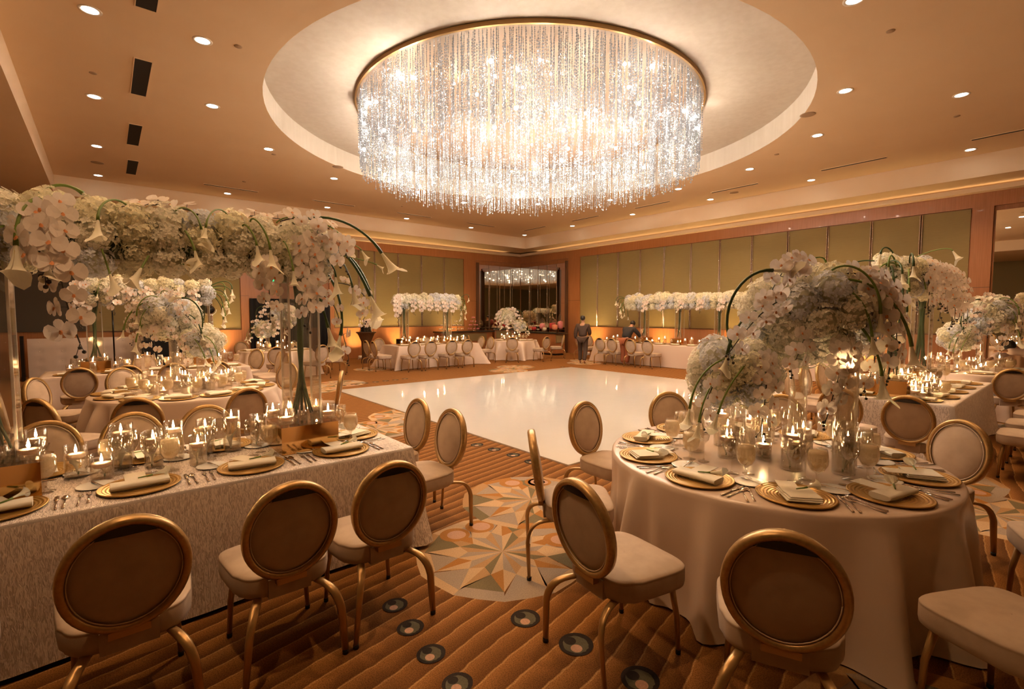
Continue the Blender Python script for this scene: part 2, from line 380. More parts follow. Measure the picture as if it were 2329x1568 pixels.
# ------------------------------------------------------------------ floor with its woven medallions (one carpet)
def build_floor():
    b = MB(); mats = [M['carpet']] + [CARP[k] for k in CARP]; ix = {k: i+1 for i, k in enumerate(CARP)}
    b.add([(XL, YN, 0), (XW, YN, 0), (XW, YW, 0), (XL, YW, 0)], [(0, 1, 2, 3)])
    def disc(x, y, r, k, z, n=28, sx=1, a0=0, wob=0):
        vs = [(x + r*sx*math.cos(2*PI*i/n + a0)*(1+wob*math.sin(5*i)), y + r*math.sin(2*PI*i/n + a0)*(1+wob*math.cos(3*i)), z) for i in range(n)]
        b.add(vs, [tuple(range(n))], ix[k])
    def medal(x, y, r, a0, lv):
        z = 0.0008 + lv*0.0008; rnd = random.Random(int(x*100)+int(y*10))
        P = lambda rr, a: (x + rr*r*math.cos(a+a0), y + rr*r*math.sin(a+a0), z)
        n = 12; cols = ['cream', 'tan', 'grey', 'olive', 'orange', 'cream', 'grey', 'tan']
        for i in range(n):
            a = 2*PI*i/n; h = PI/n
            # inner kites, split light / dark
            b.add([P(0, 0), P(.52, a), P(.40, a+h)], [(0, 1, 2)], ix['cream' if i % 2 else 'tan'])
            b.add([P(0, 0), P(.40, a+h), P(.52, a+2*h)], [(0, 1, 2)], ix['olive' if i % 3 == 0 else 'grey'])
            # outer star points
            tip = 1.0 if i % 2 == 0 else .93
            b.add([P(.52, a), P(.40, a+h), P(tip*.9, a+h)], [(0, 1, 2)], ix['orange' if i % 2 else 'cream'])
            b.add([P(.40, a+h), P(.52, a+2*h), P(tip*.9, a+h)], [(0, 1, 2)], ix['cream' if i % 3 else 'tan'])
            b.add([P(.52, a), P(tip*.9, a+h), P(tip*.9, a-h)], [(0, 1, 2)], ix['olive' if i % 3 == 1 else 'grey'])
            m = P(.98, a)
            b.add([P(tip*.9, a-h), P(tip*.9, a+h), P(1.0, a+h), m, P(1.0, a-h)], [(0, 3, 4), (0, 1, 3), (1, 2, 3)], ix[cols[rnd.randrange(8)]])
        for k in range(3):
            a = rnd.random()*2*PI; cx, cy = x + .74*r*math.cos(a), y + .74*r*math.sin(a)
            disc(cx, cy, .12*r/.64, 'orange', z+.0004); disc(cx+.01, cy-.01, .075*r/.64, 'peach', z+.0007)
    def spot(x, y, r):
        z = 0.0032
        disc(x, y, r, 'dark', z, sx=1.05); disc(x-.05*r, y-.02*r, r*.76, 'sage', z+.0004, wob=.04)
        disc(x-.08*r, y+.42*r, r*.36, 'dark', z+.0008); disc(x-.28*r, y-.30*r, r*.34, 'peach', z+.0012)
    seeds = [(2.2, 2.75, .64, .13), (3.05, 3.38, .66, .4)]
    for dx, dy in ((0, 0), (3.75, -2.25), (.95, 4.3), (1.5, 9.0), (7.6, 9.2), (-1.5, 4.6), (-3.4, 7.5), (11.6, .2), (8.7, -2.4), (11.3, 9.3), (4.5, 12.4), (-1.2, 10.6), (-.6, -3.2), (11.5, 4.4)):
        for k, (x, y, r, a) in enumerate(seeds): medal(x+dx, y+dy, r, a+dx, k)
    for x, y in ((1.28, 2.64), (1.25, 2.39), (1.23, 2.13), (1.22, 1.87), (1.24, 1.6), (1.26, 1.3)): spot(x, y, .072)
    for x, y, r in ((1.8, 2.04, .083), (1.86, 1.70, .09), (1.91, 1.33, .09), (1.97, .95, .09), (2.05, .6, .09)): spot(x, y, r)
    for i, (x, y) in enumerate(((3.86, 4.27), (3.87, 4.62), (3.84, 4.97), (3.80, 5.3))): spot(x, y, .085)
    for i in range(7): spot(11.9 + .02*i, 11.6 - .3*i, .085); spot(4.5 + .3*i, 12.0 + .03*i, .085); spot(-1.0, 5 + .3*i, .08)
    struct(b.obj('floor', mats, smooth=False))
build_floor()
d = MB(); d.box((8.02, 7.56, .009), (7.9, 7.4, .018))
o = d.obj('dance_floor', M['dance'], smooth=False)
tag(o, 'glossy white square dance floor in the middle of the carpet', 'dance floor')

# ------------------------------------------------------------------ walls
def wall_box(name, x0, x1, y0, y1, z0, z1, mat):
    b = MB(); b.box(((x0+x1)/2, (y0+y1)/2, (z0+z1)/2), (x1-x0, y1-y0, z1-z0)); return struct(b.obj(name, mat, smooth=False))
wall_box('wall_front', XL-.2, XW+.2, YN-.2, YN, 0, 6.2, M['olive'])
wall_box('wall_side', XL-.2, XL, YN, YW, 0, 6.2, M['olive'])
ZT, ZP, ZF = 1.26, 4.42, 4.78      # wainscot top, panel top, frieze top
def panel_wall(name, axis, segs, piers, seams, span):
    """axis 'y' : plane Y=YW running in X ; axis 'x' : plane X=XW running in Y"""
    b = MB()
    def bx(a0, a1, z0, z1, out, mat):
        c, w = (a0+a1)/2, a1-a0
        if axis == 'y': b.box((c, YW+.1-out/2, (z0+z1)/2), (w, .2+out, z1-z0), mat)
        else: b.box((XW+.1-out/2, c, (z0+z1)/2), (.2+out, w, z1-z0), mat)
    bx(span[0], span[1], 0, 6.2, 0, 0)                 # backing
    bx(span[0], span[1], ZP, ZF, .06, 0)               # frieze
    for a0, a1 in segs: bx(a0, a1, 0, ZT, .05, 0); bx(a0, a1, ZT-.015, ZT+.005, .065, 1)
    for a0, a1 in piers: bx(a0, a1, 0, ZP, .07, 0); bx(a0, a1, 2.44, 2.452, .072, 1)
    return struct(b.obj(name, [M['wood'], M['wood_dark']], smooth=False))
panel_wall('wall_left', 'y', [(-.4, 3.70), (6.98, 13.17)], [(3.70, 3.95), (6.80, 6.98), (13.17, 13.86)], None, (XL, XW))
panel_wall('wall_right', 'x', [(2.13, 15.24)], [(1.74, 2.13), (15.24, 15.95)], None, (YN, YW))
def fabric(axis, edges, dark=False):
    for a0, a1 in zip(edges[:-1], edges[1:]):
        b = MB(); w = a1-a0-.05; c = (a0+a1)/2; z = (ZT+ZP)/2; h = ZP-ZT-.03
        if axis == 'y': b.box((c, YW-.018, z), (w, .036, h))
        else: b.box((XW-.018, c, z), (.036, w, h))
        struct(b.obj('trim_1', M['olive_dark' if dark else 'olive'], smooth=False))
    for a in edges[1:-1]:
        b = MB()
        for s in (-.023, .023):
            if axis == 'y': b.tube([(a+s, YW-.05, ZT+.02), (a+s, YW-.05, ZP-.02)], .015, 6)
            else: b.tube([(XW-.05, a+s, ZT+.02), (XW-.05, a+s, ZP-.02)], .015, 6)
        struct(b.obj('trim_2', M['seam']))
fabric('y', [6.98, 8.02, 8.7, 9.77, 10.9, 12.08, 13.17])
fabric('y', [-.4, .75, 1.85, 2.8, 3.70])
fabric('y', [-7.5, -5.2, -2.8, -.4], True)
fabric('x', [2.13, 3.12, 4.21, 5.30, 6.41, 7.53, 8.64, 9.74, 10.87, 11.97, 13.08, 14.2, 15.24])
# corner mirrors, made of tall panes in a recess
def mirror(name, axis, a0, a1, n, z0, z1, label):
    t = empty(name, (0, 0, 0)); tag(t, label, 'mirror')
    w = (a1-a0)/n
    for i in range(n):
        b = MB(); c = a0+w*(i+.5)
        if axis == 'y': b.box((c, YW-.025, (z0+z1)/2), (w-.008, .03, z1-z0))
        else: b.box((XW-.025, c, (z0+z1)/2), (.03, w-.008, z1-z0))
        b.obj('pane', M['mirror'], t, smooth=False)
    return t
mirror('mirror_wall', 'y', 13.98, 16.72, 4, .05, 4.22, 'tall mirror panes left of the room corner seam')
mirror('mirror_wall', 'x', 16.08, 19.37, 5, .05, 4.22, 'tall mirror panes right of the room corner seam')
mirror('mirror_wall', 'x', -6.6, 1.70, 4, .30, 4.30, 'large wall mirror beside the wood pillar at far right')
for (x, y, dx, dy) in ((13.92, YW-.09, .12, .16), (XW-.09, 16.01, .16, .12)):
    b = MB(); b.box((x, y, 2.15), (dx, dy, 4.3)); struct(b.obj('trim_3', M['wood_dark'], smooth=False))
# thin studded rods on the corner panes
for i in range(1, 4):
    b = MB(); b.tube([(13.98+.685*i, YW-.05, .1), (13.98+.685*i, YW-.05, 4.2)], .008, 6); struct(b.obj('trim_4', M['seam']))
for i in range(1, 5):
    b = MB(); b.tube([(XW-.05, 16.08+.658*i, .1), (XW-.05, 16.08+.658*i, 4.2)], .008, 6); struct(b.obj('trim_4', M['seam']))
# doorway hung with black drapes in the left wall
def drape(x0, x1, label):
    b = MB(); n = int((x1-x0)/.02); vs = []; zs = (0.01, 1.2, 2.36)
    for z in zs:
        for i in range(n+1):
            x = x0+(x1-x0)*i/n; vs.append((x, YW-.14+.035*math.sin(x*42)+.012*math.sin(x*17+z), z))
    b.add(vs, [(j*(n+1)+i, j*(n+1)+i+1, (j+1)*(n+1)+i+1, (j+1)*(n+1)+i) for j in range(2) for i in range(n)])
    o = b.obj('black_drape', M['black']); sm = o.modifiers.new('thick', 'SOLIDIFY'); sm.thickness = .012
    tag(o, label, 'drape', 'black drapes in the doorway')
drape(3.96, 5.34, 'left half of the black drape covering the doorway')
drape(5.36, 6.79, 'right half of the black drape covering the doorway')
e = empty('exit_sign', (4.95, YW-.025, 3.12)); tag(e, 'small green lit EXIT sign above the black draped doorway', 'sign')
b = MB(); b.box((0, 0, 0), (.42, .05, .24)); b.obj('sign_box', M['exit'], e, smooth=False)
b = MB(); b.box((0, .0, .15), (.03, .05, .1)); b.obj('mount', M['wood_dark'], e, smooth=False)
cu = bpy.data.curves.new('letters', 'FONT'); cu.body = 'EXIT'; cu.size = .16; cu.extrude = .004; cu.align_x = 'CENTER'; cu.align_y = 'CENTER'
lt = bpy.data.objects.new('letters', cu); S.collection.objects.link(lt); dg = bpy.context.evaluated_depsgraph_get(); me = bpy.data.meshes.new_from_object(lt.evaluated_get(dg)); bpy.data.objects.remove(lt)
lt = bpy.data.objects.new('letters', me); S.collection.objects.link(lt); lt.parent = e; lt.location = (0, -.03, 0); lt.rotation_euler = (PI/2, 0, 0); me.materials.clear(); me.materials.append(M['white'])

# ------------------------------------------------------------------ ceiling
def build_ceiling():
    n = 96; b = MB(); cx, cy = OC
    corners = sorted(math.atan2(y-cy, x-cx) % (2*PI) for x in (TX0, TX1) for y in (TY0, TY1))
    angs = sorted(set([round(2*PI*i/n, 6) for i in range(n)] + [round(a, 6) for a in corners]))
    inn, outp = [], []
    for a in angs:
        c, s = math.cos(a), math.sin(a)
        t = min(((TX1 if c > 0 else TX0)-cx)/c if abs(c) > 1e-6 else 1e9, ((TY1 if s > 0 else TY0)-cy)/s if abs(s) > 1e-6 else 1e9)
        inn.append((cx+OR*c, cy+OR*s, ZC)); outp.append((cx+t*c, cy+t*s, ZC))
    m = len(angs)
    b.add(inn+outp, [(i, (i+1) % m, m+(i+1) % m, m+i) for i in range(m)], 0)
    # recess wall, small lip, recess top
    up = [(x, y, ZR) for x, y, z in inn]
    b.add(inn+up, [(i, (i+1) % m, m+(i+1) % m, m+i) for i in range(m)], 1)
    b.add(up, [tuple(range(m))], 1)
    # tray fascia
    x0, x1, y0, y1 = TX0, TX1, TY0, TY1
    for (ax, ay), (bx_, by) in (((x0, y0), (x1, y0)), ((x1, y0), (x1, y1)), ((x1, y1), (x0, y1)), ((x0, y1), (x0, y0))):
        b.add([(ax, ay, ZS), (bx_, by, ZS), (bx_, by, ZC), (ax, ay, ZC)], [(0, 1, 2, 3)], 2)
    # soffit round the tray
    X0, X1, Y0, Y1 = XL, XW, YN, YW
    for q in (((X0, Y0), (X1, Y0), (X1, y0), (X0, y0)), ((X0, y1), (X1, y1), (X1, Y1), (X0, Y1)), ((X0, y0), (x0, y0), (x0, y1), (X0, y1)), ((x1, y0), (X1, y0), (X1, y1), (x1, y1))):
        b.add([(p[0], p[1], ZS) for p in q], [(0, 1, 2, 3)], 0)
    struct(b.obj('ceiling', [M['ceiling'], M['recess'], M['fascia']], smooth=False))
build_ceiling()
# cornice ledge with its hidden light strip
b = MB(); b.box(((XL+XW)/2, YW-.16, 4.80), (XW-XL, .32, .07)); b.box(((XL+XW)/2, YW-.31, 4.85), (XW-XL, .02, .05)); struct(b.obj('trim_5', M['fascia'], smooth=False))
b = MB(); b.box((XW-.16, (YN+YW)/2-.16, 4.80), (.32, YW-YN-.34, .07)); b.box((XW-.31, (YN+YW)/2-.16, 4.85), (.02, YW-YN-.34, .05)); struct(b.obj('trim_6', M['fascia'], smooth=False))
b = MB(); b.box((9.0, YW-.2, 4.842), (13.2, .03, .012)); b.box((XW-.2, 9.2, 4.842), (.03, 17.5, .012)); o = b.obj('cove_light_strip', M['cove'], smooth=False)
tag(o, 'warm light strip hidden along the top of the cornice', 'strip light')

# ------------------------------------------------------------------ chandelier
def build_chandelier():
    t = empty('crystal_chandelier', (CC[0], CC[1], ZR)); tag(t, 'huge round crystal chandelier of hanging strands in the ceiling recess', 'chandelier')
    b = MB(); b.lathe([(CR+.015, .0), (CR+.03, -.01), (CR+.03, -.075), (CR+.0, -.08), (CR+.0, -.05)], 96, cap=False); b.obj('rim_band', M['goldleg'], t, sharp=40)
    b = MB(); b.lathe([(0.01, -.05), (CR, -.05)], 96, cap=False); b.obj('top_plate', M['plate'], t)
    def strand(mb, x, y, L, r, step, z0=-.06):
        mb.tube([(x, y, z0), (x, y, -L)], .0022, 3)
        z = z0-.02; vs = []
        while z > -L:
            a = random.random()*PI
            s = r*random.uniform(.75, 1.1)
            P = [(x, y, z), (x+s*math.cos(a), y+s*math.sin(a), z-step*.45), (x-s*math.sin(a), y+s*math.cos(a), z-step*.45),
                 (x-s*math.cos(a), y-s*math.sin(a), z-step*.45), (x+s*math.sin(a), y-s*math.cos(a), z-step*.45), (x, y, z-step*.92)]
            mb.add(P, [(0, 1, 2), (0, 2, 3), (0, 3, 4), (0, 4, 1), (5, 2, 1), (5, 3, 2), (5, 4, 3), (5, 1, 4)])
            z -= step
        q = -L-.01; s = r*1.5
        P = [(x, y, q), (x+s, y, q-.035), (x, y+s, q-.035), (x-s, y, q-.035), (x, y-s, q-.035), (x, y, q-.055)]
        mb.add(P, [(0, 1, 2), (0, 2, 3), (0, 3, 4), (0, 4, 1), (5, 2, 1), (5, 3, 2), (5, 4, 3), (5, 1, 4)])
    toward = math.atan2(-CC[1], -CC[0])
    n = 330; k = 0; mass = MB()
    for i in range(n):
        a = 2*PI*i/n + random.uniform(-.006, .006); L = random.choice((1.08, 1.12, 1.16, 1.22, 1.3))
        x, y = CR*.985*math.cos(a), CR*.985*math.sin(a)
        da = abs((a-toward+PI) % (2*PI) - PI)
        if da < 2*PI*50/n+.004 and k < 100:
            mb = MB(); strand(mb, x, y, L, .0105, .030); mb.obj('crystal_strand', M['crystal'], t, smooth=False); k += 1
        else: strand(mass, x, y, L, .0105, .030)
    for rr, cnt, st in ((3.32, 250, .05), (3.15, 230, .055), (2.9, 190, .06), (2.55, 150, .07), (2.15, 120, .07), (1.7, 90, .07), (1.2, 60, .07), (.7, 34, .07), (.3, 14, .07)):
        for i in range(cnt):
            a = 2*PI*(i+random.random()*.7)/cnt; q = rr+random.uniform(-.12, .12)
            strand(mass, q*math.cos(a), q*math.sin(a), random.uniform(1.05, 1.32), .0135, st*.85)
    o = mass.obj('crystal_strands', M['crystal'], t, smooth=False); o['kind'] = 'stuff'
    r = random.Random(5); bm_ = MB()
    for i in range(99):
        a = 2*PI*r.random(); q = CR*(.97 if i % 2 else math.sqrt(r.random())*.9); z = -r.uniform(.18, 1.08)
        m = MB(); m.ball((q*math.cos(a), q*math.sin(a), z), r.uniform(.018, .036), 8)
        m.obj('bulb', M['bulb'], t)
    for i in range(30):
        a = 2*PI*i/30+.1; q = (2.95, 2.1, 2.6, 1.0, 2.8)[i % 5]
        ld = bpy.data.lights.new('chandelier_lamp', 'POINT'); ld.energy = P_CHAND; ld.color = CRYSTAL; ld.shadow_soft_size = .06
        lo = bpy.data.objects.new('chandelier_lamp', ld); S.collection.objects.link(lo); lo.parent = t
        lo.location = (q*math.cos(a), q*math.sin(a), -.66 - .28*(i % 3))
build_chandelier()

# ------------------------------------------------------------------ ceiling fittings
def mk_down():
    t = empty('recessed_downlight')
    b = MB(); b.lathe([(.085, .0), (.085, -.004), (.115, -.008), (.12, 0)], 24, cap=False); b.obj('trim_ring', M['trimring'], t)
    b = MB(); b.lathe([(0.001, -.002), (.086, -.002)], 20, cap=False); b.obj('lens', M['lens'], t)
    return t
LIGHTS = [(0, 8), (0, 11.05), (0, 14.2), (0, 17.1), (1.15, 7.9), (1.6, 10.2), (2.94, 12.0), (4.9, 13.4), (3, 17.1), (6, 17.1), (9, 17.1), (12, 17.1), (15, 17.1),
          (15, 14.1), (15, 11.1), (15, 8.1), (15, 5.2), (15, 2.0), (13.04, 8.04), (12.68, 5.82), (11.4, 3.87), (9.52, 2.84), (11.19, 1.64),
          (0, 5), (0, 2), (14, -3), (9, -4), (4, -4), (6.9, 2.0), (4.1, 2.6), (2.4, 4.2), (8.2, -1), (12.6, 10.2), (11.2, 12.1), (9.2, 13.5)]  # this last row: out-of-view downlights, added for their light
for i, (x, y) in enumerate(LIGHTS):
    o = place('down', mk_down, (x, y, ZC))
    reg(o, 'round recessed downlight glowing white', 'downlight', 'the ceiling', 'recessed downlights')
    ld = bpy.data.lights.new('downlight_lamp', 'SPOT'); ld.energy = P_DOWN * (1.0 if x+y < 7.5 else 1); ld.color = WARM; ld.spot_size = math.radians(110); ld.spot_blend = .9; ld.shadow_soft_size = .08
    lo = bpy.data.objects.new('downlight_lamp', ld); S.collection.objects.link(lo); lo.parent = o; lo.location = (0, 0, -.03)
def vent(x, y, lx, ly, desc, grp):
    t = empty('air_slot_diffuser', (x, y, ZC))
    b = MB(); b.box((0, 0, -.003), (lx, ly, .006)); b.obj('slot_opening', M['slot'], t, smooth=False)
    b = MB(); w = .012
    for s in (-1, 1): b.box((0, s*(ly/2+w/2), -.005), (lx+2*w, w, .01)); b.box((s*(lx/2+w/2), 0, -.005), (w, ly, .01))
    b.obj('frame', M['ceiling'], t, smooth=False)
    reg(t, desc, 'vent', 'the ceiling', grp)
for x in (2.97, 5.93, 8.9, 11.95): vent(x, 16.3, 1.38, .09, 'narrow black slot diffuser near the back left wall', 'narrow air slots')
for y in (15.55, 12.7, 9.73, 6.95, 4.02, 1.2): vent(14.2, y, .09, 1.36, 'narrow black slot diffuser near the right wall', 'narrow air slots')
for x, y in ((.57, 9.75), (.6, 12.85), (.66, 15.65), (.52, 6.8)): vent(x, y, .2, 1.45, 'wide black air slot at the left', 'wide air slots')
def fitting(x, y, r, name, desc, cat, drop=.01):
    t = MB(); t.lathe([(.001, -drop), (r*.8, -drop), (r, -drop*.5), (r, 0)], 20, cap=False)
    o = t.obj(name, M['grille']); o.location = (x, y, ZC); reg(o, desc, cat, 'the ceiling')
for x, y in ((1.55, 7.75), (3.12, 12.3), (.0, 10.0), (8.0, 1.9), (12.3, 1.85), (12.0, 4.9), (7.9, 15.3), (3.1, 15.3)): fitting(x, y, .05, 'sprinkler_cover', 'small round sprinkler cover', 'sprinkler')
for x, y in ((10.1, 3.6), (0, 15.7), (4.6, 12.3), (14.7, 7.2)): fitting(x, y, .13, 'ceiling_speaker', 'round flush speaker grille', 'speaker', .006)

# ------------------------------------------------------------------ chairs
def mk_chair():
    t = empty('banquet_chair')
    # seat: rounded square, a little wider at the front
    b = MB(); n = 40; prof = [(.84, .366), (.93, .372), (.985, .385), (1.0, .41), (1.0, .462), (.992, .470), (1.0, .474), (.985, .480), (.93, .487), (.75, .496), (.4, .502), (.01, .504)]
    vs = []
    for s, z in prof:
        for k in range(n):
            a = 2*PI*k/n; cx, sy = math.cos(a), math.sin(a); e = .42
            x = math.copysign(abs(cx)**e, cx)*.243*s; y = math.copysign(abs(sy)**e, sy)*.232*s
            x *= 1 + .10*(y/.23) - .04*(y/.23 < -.6); vs.append((x, y+.005, z))
    b.add(vs, [(i*n+k, i*n+(k+1) % n, (i+1)*n+(k+1) % n, (i+1)*n+k) for i in range(len(prof)-1) for k in range(n)] + [tuple(range(n))[::-1]])
    seat = b.obj('seat', M['fabric'], t)
    b = MB(); b.box((0, -.218, .415), (.20, .035, .095)); b.obj('rear_flap', M['fabric'], seat, smooth=False)
    # oval back, tilted
    T = Matrix.Translation((0, -.283, .705)) @ Matrix.Rotation(math.radians(9), 4, 'X')   # local x across, z up, y forward
    A, B, n = .205, .235, 48
    ring = [T @ Vector((A*math.cos(2*PI*k/n), 0, B*math.sin(2*PI*k/n))) for k in range(n)]
    b = MB(); vs = []; m = 8
    for k in range(n):
        a = 2*PI*k/n; o = Vector((math.cos(a)/A, 0, math.sin(a)/B)).normalized(); c = Vector((A*math.cos(a), 0, B*math.sin(a)))
        for j in range(m):
            q = 2*PI*j/m; vs.append(T @ (c + o*(.0175*math.copysign(abs(math.cos(q))**.7, math.cos(q))) + Vector((0, 1, 0))*(.027*math.copysign(abs(math.sin(q))**.7, math.sin(q)))))
    b.add(vs, [(k*m+j, k*m+(j+1) % m, ((k+1) % n)*m+(j+1) % m, ((k+1) % n)*m+j) for k in range(n) for j in range(m)])
    b.obj('back_frame', M['gold'], t)
    def dome(sgn, name, mat, depth, sc):
        b = MB(); vs = [T @ Vector((0, sgn*(depth), 0))]; L = [(.3, .97), (.6, .85), (.82, .6), (.95, .25), (1.0, -.2)]
        for s, h in L:
            for k in range(n):
                a = 2*PI*k/n; vs.append(T @ Vector((A*sc*s*math.cos(a), sgn*depth*h, B*sc*s*math.sin(a))))
        fs = [(0, 1+k, 1+(k+1) % n) for k in range(n)]
        fs += [(1+i*n+k, 1+(i+1)*n+k, 1+(i+1)*n+(k+1) % n, 1+i*n+(k+1) % n) for i in range(len(L)-1) for k in range(n)]
        b.add(vs, fs); return b.obj(name, mat, t)
    f = dome(1, 'back_cushion', M['fabric'], .036, .945)
    r = dome(-1, 'back_panel', M['fabric'], .014, .945)
    b = MB(); b.tube([T @ Vector((A*.905*math.cos(2*PI*k/n), -.0145, B*.905*math.sin(2*PI*k/n))) for k in range(n+1)], .0028, 5); b.obj('piping', M['piping'], r)
    b = MB(); b.tube([T @ Vector((A*.90*math.cos(2*PI*k/n), .024, B*.90*math.sin(2*PI*k/n))) for k in range(n+1)], .0035, 5); b.obj('piping', M['piping'], f)
    b = MB(); vs = []
    for i in range(13):
        u = -1+i/6; x = u*.108
        zt = math.sqrt(max(0, 1-(x/(A*.93))**2))*B*.93; zb = zt-.003-.036*(1-u*u)
        vs += [T @ Vector((x, -.0155-.004*(1-u*u), zt)), T @ Vector((x, -.0165-.004*(1-u*u), zb))]
    b.add(vs, [(2*i, 2*i+1, 2*i+3, 2*i+2) for i in range(12)]); b.obj('hand_slot', M['blackgloss'], r)
    b = MB(); b.box((0, -.245, .455), (.14, .05, .03)); b.obj('back_bracket', M['goldleg'], t, smooth=False)
    for s in (-1, 1):
        p = bez((s*.10, -.06, .362), (s*.15, -.24, .375), (s*.19, -.335, .39), (s*.213, -.345, .25), 10) + [Vector((s*.232, -.335, .02))]
        b = MB(); b.tube(p, [.021]*11+[.017], 8, flat=.6, side=(s*.9, -.4, 0)); l = b.obj('leg', M['goldleg'], t)
        b = MB(); b.lathe([(.016, 0), (.016, .022)], 8, c=(s*.232, -.335, 0)); b.obj('rubber_foot', M['blackgloss'], l)
        b = MB(); b.tube([(s*.175, .165, .372), (s*.195, .19, .2), (s*.205, .195, .02)], [.018, .015, .012], 8); l = b.obj('leg', M['goldleg'], t)
        b = MB(); b.lathe([(.014, 0), (.014, .022)], 8, c=(s*.205, .195, 0)); b.obj('rubber_foot', M['blackgloss'], l)
    return t
def chair(x, y, face, desc, place_, grp, full=None):
    """face: direction the sitter looks, degrees from +X"""
    o = place('chair', mk_chair, (x, y, 0), math.radians(face-90))
    if full: tag(o, full, 'chair', grp)
    else: reg(o, desc, 'chair', place_, grp)
    return o
def chair_top(tx, ty, face, *a, **k):
    r = math.radians(face); return chair(tx+.325*math.cos(r), ty+.325*math.sin(r), face, *a, **k)

# ------------------------------------------------------------------ tables and cloths
ZTAB = .76
def round_table(x, y, r, desc, clothdesc, seed=0, dents=()):
    t = empty('round_table', (x, y, 0)); tag(t, desc, 'table')
    b = MB(); b.lathe([(r-.03, .715), (r-.03, .738)], 40); b.obj('tabletop', M['wood_dark'], t, sharp=40)
    for k in range(4):
        a = PI/4+k*PI/2; b = MB(); b.tube([(.5*r*math.cos(a), .5*r*math.sin(a), .715), (.55*r*math.cos(a), .55*r*math.sin(a), .0)], .018, 8); b.obj('leg', M['blackgloss'], t)
    rnd = random.Random(seed); n = 220; ph = [rnd.random()*6.28 for _ in range(5)]
    ph2 = [rnd.random()*.5+.6 for _ in range(40)]
    def fold(a):
        N_ = 15; u = (a/(2*PI)*N_ + .35*math.sin(3*a+ph[0]) + .25*math.sin(5*a+ph[1])) % N_; k = int(u); f = u-k
        q = 1-max([math.exp(-((((a-math.radians(d)+PI) % (2*PI))-PI)/.17)**2) for d in dents]+[0])
        return (ph2[k]*(math.sin(PI*f)**2.6)*1.25 + .1)*q - .12
    def fold_old(a):
        s = .7*math.sin(8*a+ph[0]) + .6*math.sin(13*a+ph[1]+.8*math.sin(3*a)) + .3*math.sin(21*a+ph[2]) + .4*math.sin(4*a+ph[3]) - .3
        return 1/(1+math.exp(-3.0*s))
    prof = [(0.02, ZTAB), (.5*r, ZTAB), (r-.05, ZTAB), (r-.012, ZTAB-.002), (r, ZTAB-.012), (r+.004, ZTAB-.04), (r+.006, .66), (r+.008, .5), (r+.01, .34), (r+.012, .18), (r+.016, .06), (r+.03, .012)]
    b = MB(); vs = []
    for i, (q, z) in enumerate(prof):
        for k in range(n):
            a = 2*PI*k/n; f = max(0, (ZTAB-.04-z))/.7
            rr = q + (f**.62)*(-.01 + .235*fold(a))
            vs.append((rr*math.cos(a), rr*math.sin(a), z))
    b.add(vs, [(i*n+k, (i+1)*n+k, (i+1)*n+(k+1) % n, i*n+(k+1) % n) for i in range(len(prof)-1) for k in range(n)])
    o = b.obj('tablecloth', M['satin']); o.location = (x, y, 0); tag(o, clothdesc, 'tablecloth')
def rect_table(x0, x1, y0, y1, desc, clothdesc, mat, flare=.2, seed=0, hem=.012):
    cx, cy, hx, hy = (x0+x1)/2, (y0+y1)/2, (x1-x0)/2, (y1-y0)/2
    t = empty('rectangular_table', (cx, cy, 0)); tag(t, desc, 'table')
    b = MB(); b.box((0, 0, .727), (2*hx-.06, 2*hy-.06, .025)); b.obj('tabletop', M['wood_dark'], t, smooth=False)
    for sx in (-1, 1):
        for sy in (-1, 1): b = MB(); b.tube([(sx*(hx-.2), sy*(hy-.15), .715), (sx*(hx-.2), sy*(hy-.15), 0)], .018, 8); b.obj('leg', M['blackgloss'], t)
    # perimeter sampled evenly
    per = []; st = .035
    pts = [(-hx, -hy), (hx, -hy), (hx, hy), (-hx, hy)]
    for i in range(4):
        a, c = Vector(pts[i]), Vector(pts[(i+1) % 4]); L = (c-a).length; m = int(L/st)
        nrm = Vector(((c-a).y, -(c-a).x)).normalized()
        for k in range(m): per.append((a+(c-a)*(k/m), nrm, min(k/m*L, L-k/m*L), k/m*L, L))
    n = len(per); rnd = random.Random(seed); ph = [rnd.random()*6 for _ in range(4)]
    vs = []; uv = []; u = 0
    rows = [ZTAB-.015, ZTAB-.05, .68, .60, .50, .40, .30, .2, .1, hem]
    for j, s in enumerate((0.0, .5, .96, 1.0)):
        for i, (p, nr, dc, k, L) in enumerate(per): vs.append((p.x*s if s < 1 else p.x, p.y*s, ZTAB)); uv.append((p.x*s, p.y*s))
    U = [0.0]
    for i in range(1, n): U.append(U[-1] + (per[i][0]-per[i-1][0]).length)
    for j, z in enumerate(rows):
        f = (ZTAB-z)/ZTAB
        for i, (p, nr, dc, k, L) in enumerate(per):
            w = math.sin(U[i]*9+ph[0])*.5+math.sin(U[i]*15+ph[1])*.3+math.sin(U[i]*4+ph[2])*.3
            out = .006 + f*(.018+.014*w)
            cor = math.exp(-(dc/.13)**2)*flare*f**1.2
            c = Vector((math.copysign(1, p.x), math.copysign(1, p.y))).normalized()
            q = p + nr*out + (c*cor)
            if j == 3: q += nr*.004
            vs.append((q.x, q.y, z)); uv.append((U[i], z))
    R = 4+len(rows)
    b = MB(); b.add(vs, [(i*n+k, (i+1)*n+k, (i+1)*n+(k+1) % n, i*n+(k+1) % n) for i in range(R-1) for k in range(n)])
    o = b.obj('tablecloth', mat, uvs=uv, sharp=75); o.location = (cx, cy, 0); tag(o, clothdesc, 'tablecloth')

